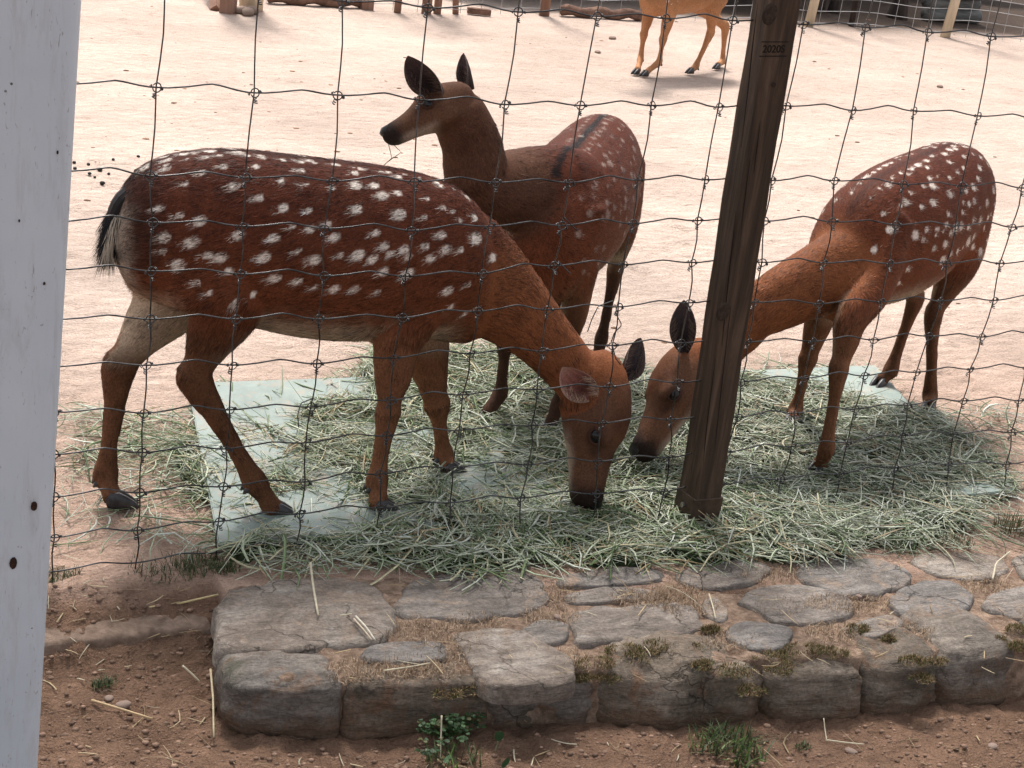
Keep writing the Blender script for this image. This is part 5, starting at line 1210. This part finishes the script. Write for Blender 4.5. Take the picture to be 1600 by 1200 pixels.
# trees in the shade beyond the far fence
def leaf_cloud(C, Rv, n, size, rs, cols):
    d = rs.normal(size=(n, 3)); d /= np.linalg.norm(d, axis=1)[:, None]; q = rs.random(n)**.4; P = np.array(C)+d*q[:, None]*np.array(Rv)
    k = fbm(P, 1.6, 3, 301) > -.12; P = P[k]; n = len(P); a = rs.normal(size=(n, 3)); a /= np.linalg.norm(a, axis=1)[:, None]; b_ = np.cross(a, rs.normal(size=(n, 3))); b_ /= np.linalg.norm(b_, axis=1)[:, None]; s = size*rs.uniform(.6, 1.3, (n, 1))
    V = np.stack([P-a*s, P+b_*s*.5, P+a*s, P-b_*s*.5], 1).reshape(-1, 3); F = np.arange(4*n).reshape(-1, 4); c = np.array(cols)[rs.choice(len(cols), n)]*rs.uniform(.6, 1.3, (n, 1)); return V, F, np.repeat(c, 4, 0)
def tree(u, v, dy, r_, lab, bend=.1, crown=(1.6, 1.5, 1.2), seed=1):
    p = G(u, v); p = np.array([p[0], p[1]+dy, 0]); root = empty('tree', p); tag(root, lab, 'tree', 'trees beyond the far fence'); rs = np.random.default_rng(seed)
    V, F = tube_data([(0, 0, -.05), (0, 0, .04), (.01, 0, .15), (bend*.3, .1, .8), (bend, .9, 2.2), (bend*1.4, 2.2, 3.6)], [r_*1.9, r_*1.45, r_*1.05, r_*.92, r_*.75, r_*.35], 12); parts = [(V, F)]
    for k in range(6):
        a = k*1.05+rs.random(); z0 = 2.0+.25*k; parts.append(tube_data([(bend*.9, .8+.28*k, z0), (bend+.5*math.cos(a), 1.6+.5*math.sin(a), z0+.45), (bend+1.1*math.cos(a), 2.3+1.1*math.sin(a), z0+.8)], [r_*.4, r_*.25, r_*.1], 6))
    obj('trunk', pydata('trunk', *merge(parts), True), MAT['bark'], root)
    V, F, c = leaf_cloud((bend, 3.0, 3.2), crown, 5000, .075, rs, [(.05, .09, .025), (.07, .12, .03), (.035, .065, .02)]); me = mesh_np('crown', V, F, c); me.materials.append(MAT['leaf']); obj('crown', me, None, root)
tree(1328, 36, .45, .035, 'slender trunk, left of the group beyond the pale post', .05, seed=2); tree(1342, 36, .5, .028, 'thinnest trunk in the group beyond the pale post', -.05, seed=3); tree(1355, 36, .42, .03, 'slender trunk, right of the group beyond the pale post', .12, seed=4)
tree(1440, 40, .3, .05, 'dark trunk with a flared foot between the two pale posts', .08, (2.0, 1.9, 1.3), seed=5)
tree(1560, 30, 1.6, .09, 'thick dark trunk behind the stacked grey logs', .1, (2.4, 2.2, 1.4), seed=6)
tree(1180, 5, 1.2, .09, 'dark trunk hidden behind the top of the timber post', .1, (2.2, 2.0, 1.4), seed=7)
def bush(u, v, dy, rx, rz_, lab, seed):
    p = G(u, v); p = np.array([p[0], p[1]+dy, 0]); root = empty('bush', p); tag(root, lab, 'bush', 'bushes beyond the far fence'); rs = np.random.default_rng(seed)
    parts = [tube_data([(0, 0, 0), (.1*math.cos(a), .1*math.sin(a), rz_*.5), (rx*.6*math.cos(a), .3*math.sin(a), rz_)], [.02, .014, .006], 5) for a in np.arange(0, 6.2, 1.05)]
    obj('stems', pydata('stems', *merge(parts)), MAT['bark'], root)
    V, F, c = leaf_cloud((0, 0, rz_*.75), (rx, .5, rz_*.8), 6000, .05, rs, [(.03, .06, .018), (.05, .09, .025), (.022, .04, .014)]); me = mesh_np('foliage', V, F, c); me.materials.append(MAT['leaf']); obj('foliage', me, None, root)
for i, (u, v, dy, rx, rz_, lab) in enumerate(((800, 2, .35, .5, .5, 'dark green bush beyond the far fence left of the brown post'), (885, 2, .35, .55, .55, 'dark green bush beyond the far fence right of the brown post'), (960, 4, .4, .55, .6, 'dark green bush beyond the fence left of the far deer'), (1130, 6, .35, .6, .7, 'dark bush beyond the fence behind the far deer rump'), (1290, 2, .5, .7, .7, 'dark bush in the shade beyond the left pale post'), (1420, 2, .6, .7, .7, 'dark bush in the shade behind the flared trunk'), (1545, 6, .8, .8, .8, 'dark bush in the shade behind the log stack'))): bush(u, v, dy, rx, rz_, lab, 20+i)

# ------------------------------------------------------------------ unseen tree added over the visitors' side to shade the fence
shade_tree = empty('tree', (-2.6, 1.2, 0)); tag(shade_tree, 'broad leafy tree added out of view to shade the fence and the kerb', 'tree'); rs = np.random.default_rng(77)
parts = [tube_data([(0, 0, -.1), (0, 0, .2), (.15, 0, 1.6), (.6, .1, 3.0), (1.4, .2, 4.0)], [.2, .15, .13, .11, .07], 12)]
for k in range(9):
    a = rs.uniform(-.9, .9); l_ = rs.uniform(2, 4.8); parts.append(tube_data([(.5, .1, 2.8+.1*k), (.5+l_*.5*math.cos(a), l_*.45*math.sin(a), 3.7+.1*k), (.5+l_*math.cos(a), l_*.8*math.sin(a), 4.2+.08*k)], [.06, .04, .015], 6))
obj('trunk', pydata('trunk', *merge(parts), True), MAT['bark'], shade_tree)
V, F, c = leaf_cloud((3.4, .75, 4.3), (4.2, 1.9, .8), 3200, .075, rs, [(.05, .09, .025), (.07, .12, .03), (.035, .065, .02)]); me = mesh_np('crown', V, F, c); me.materials.append(MAT['leaf']); obj('crown', me, None, shade_tree)
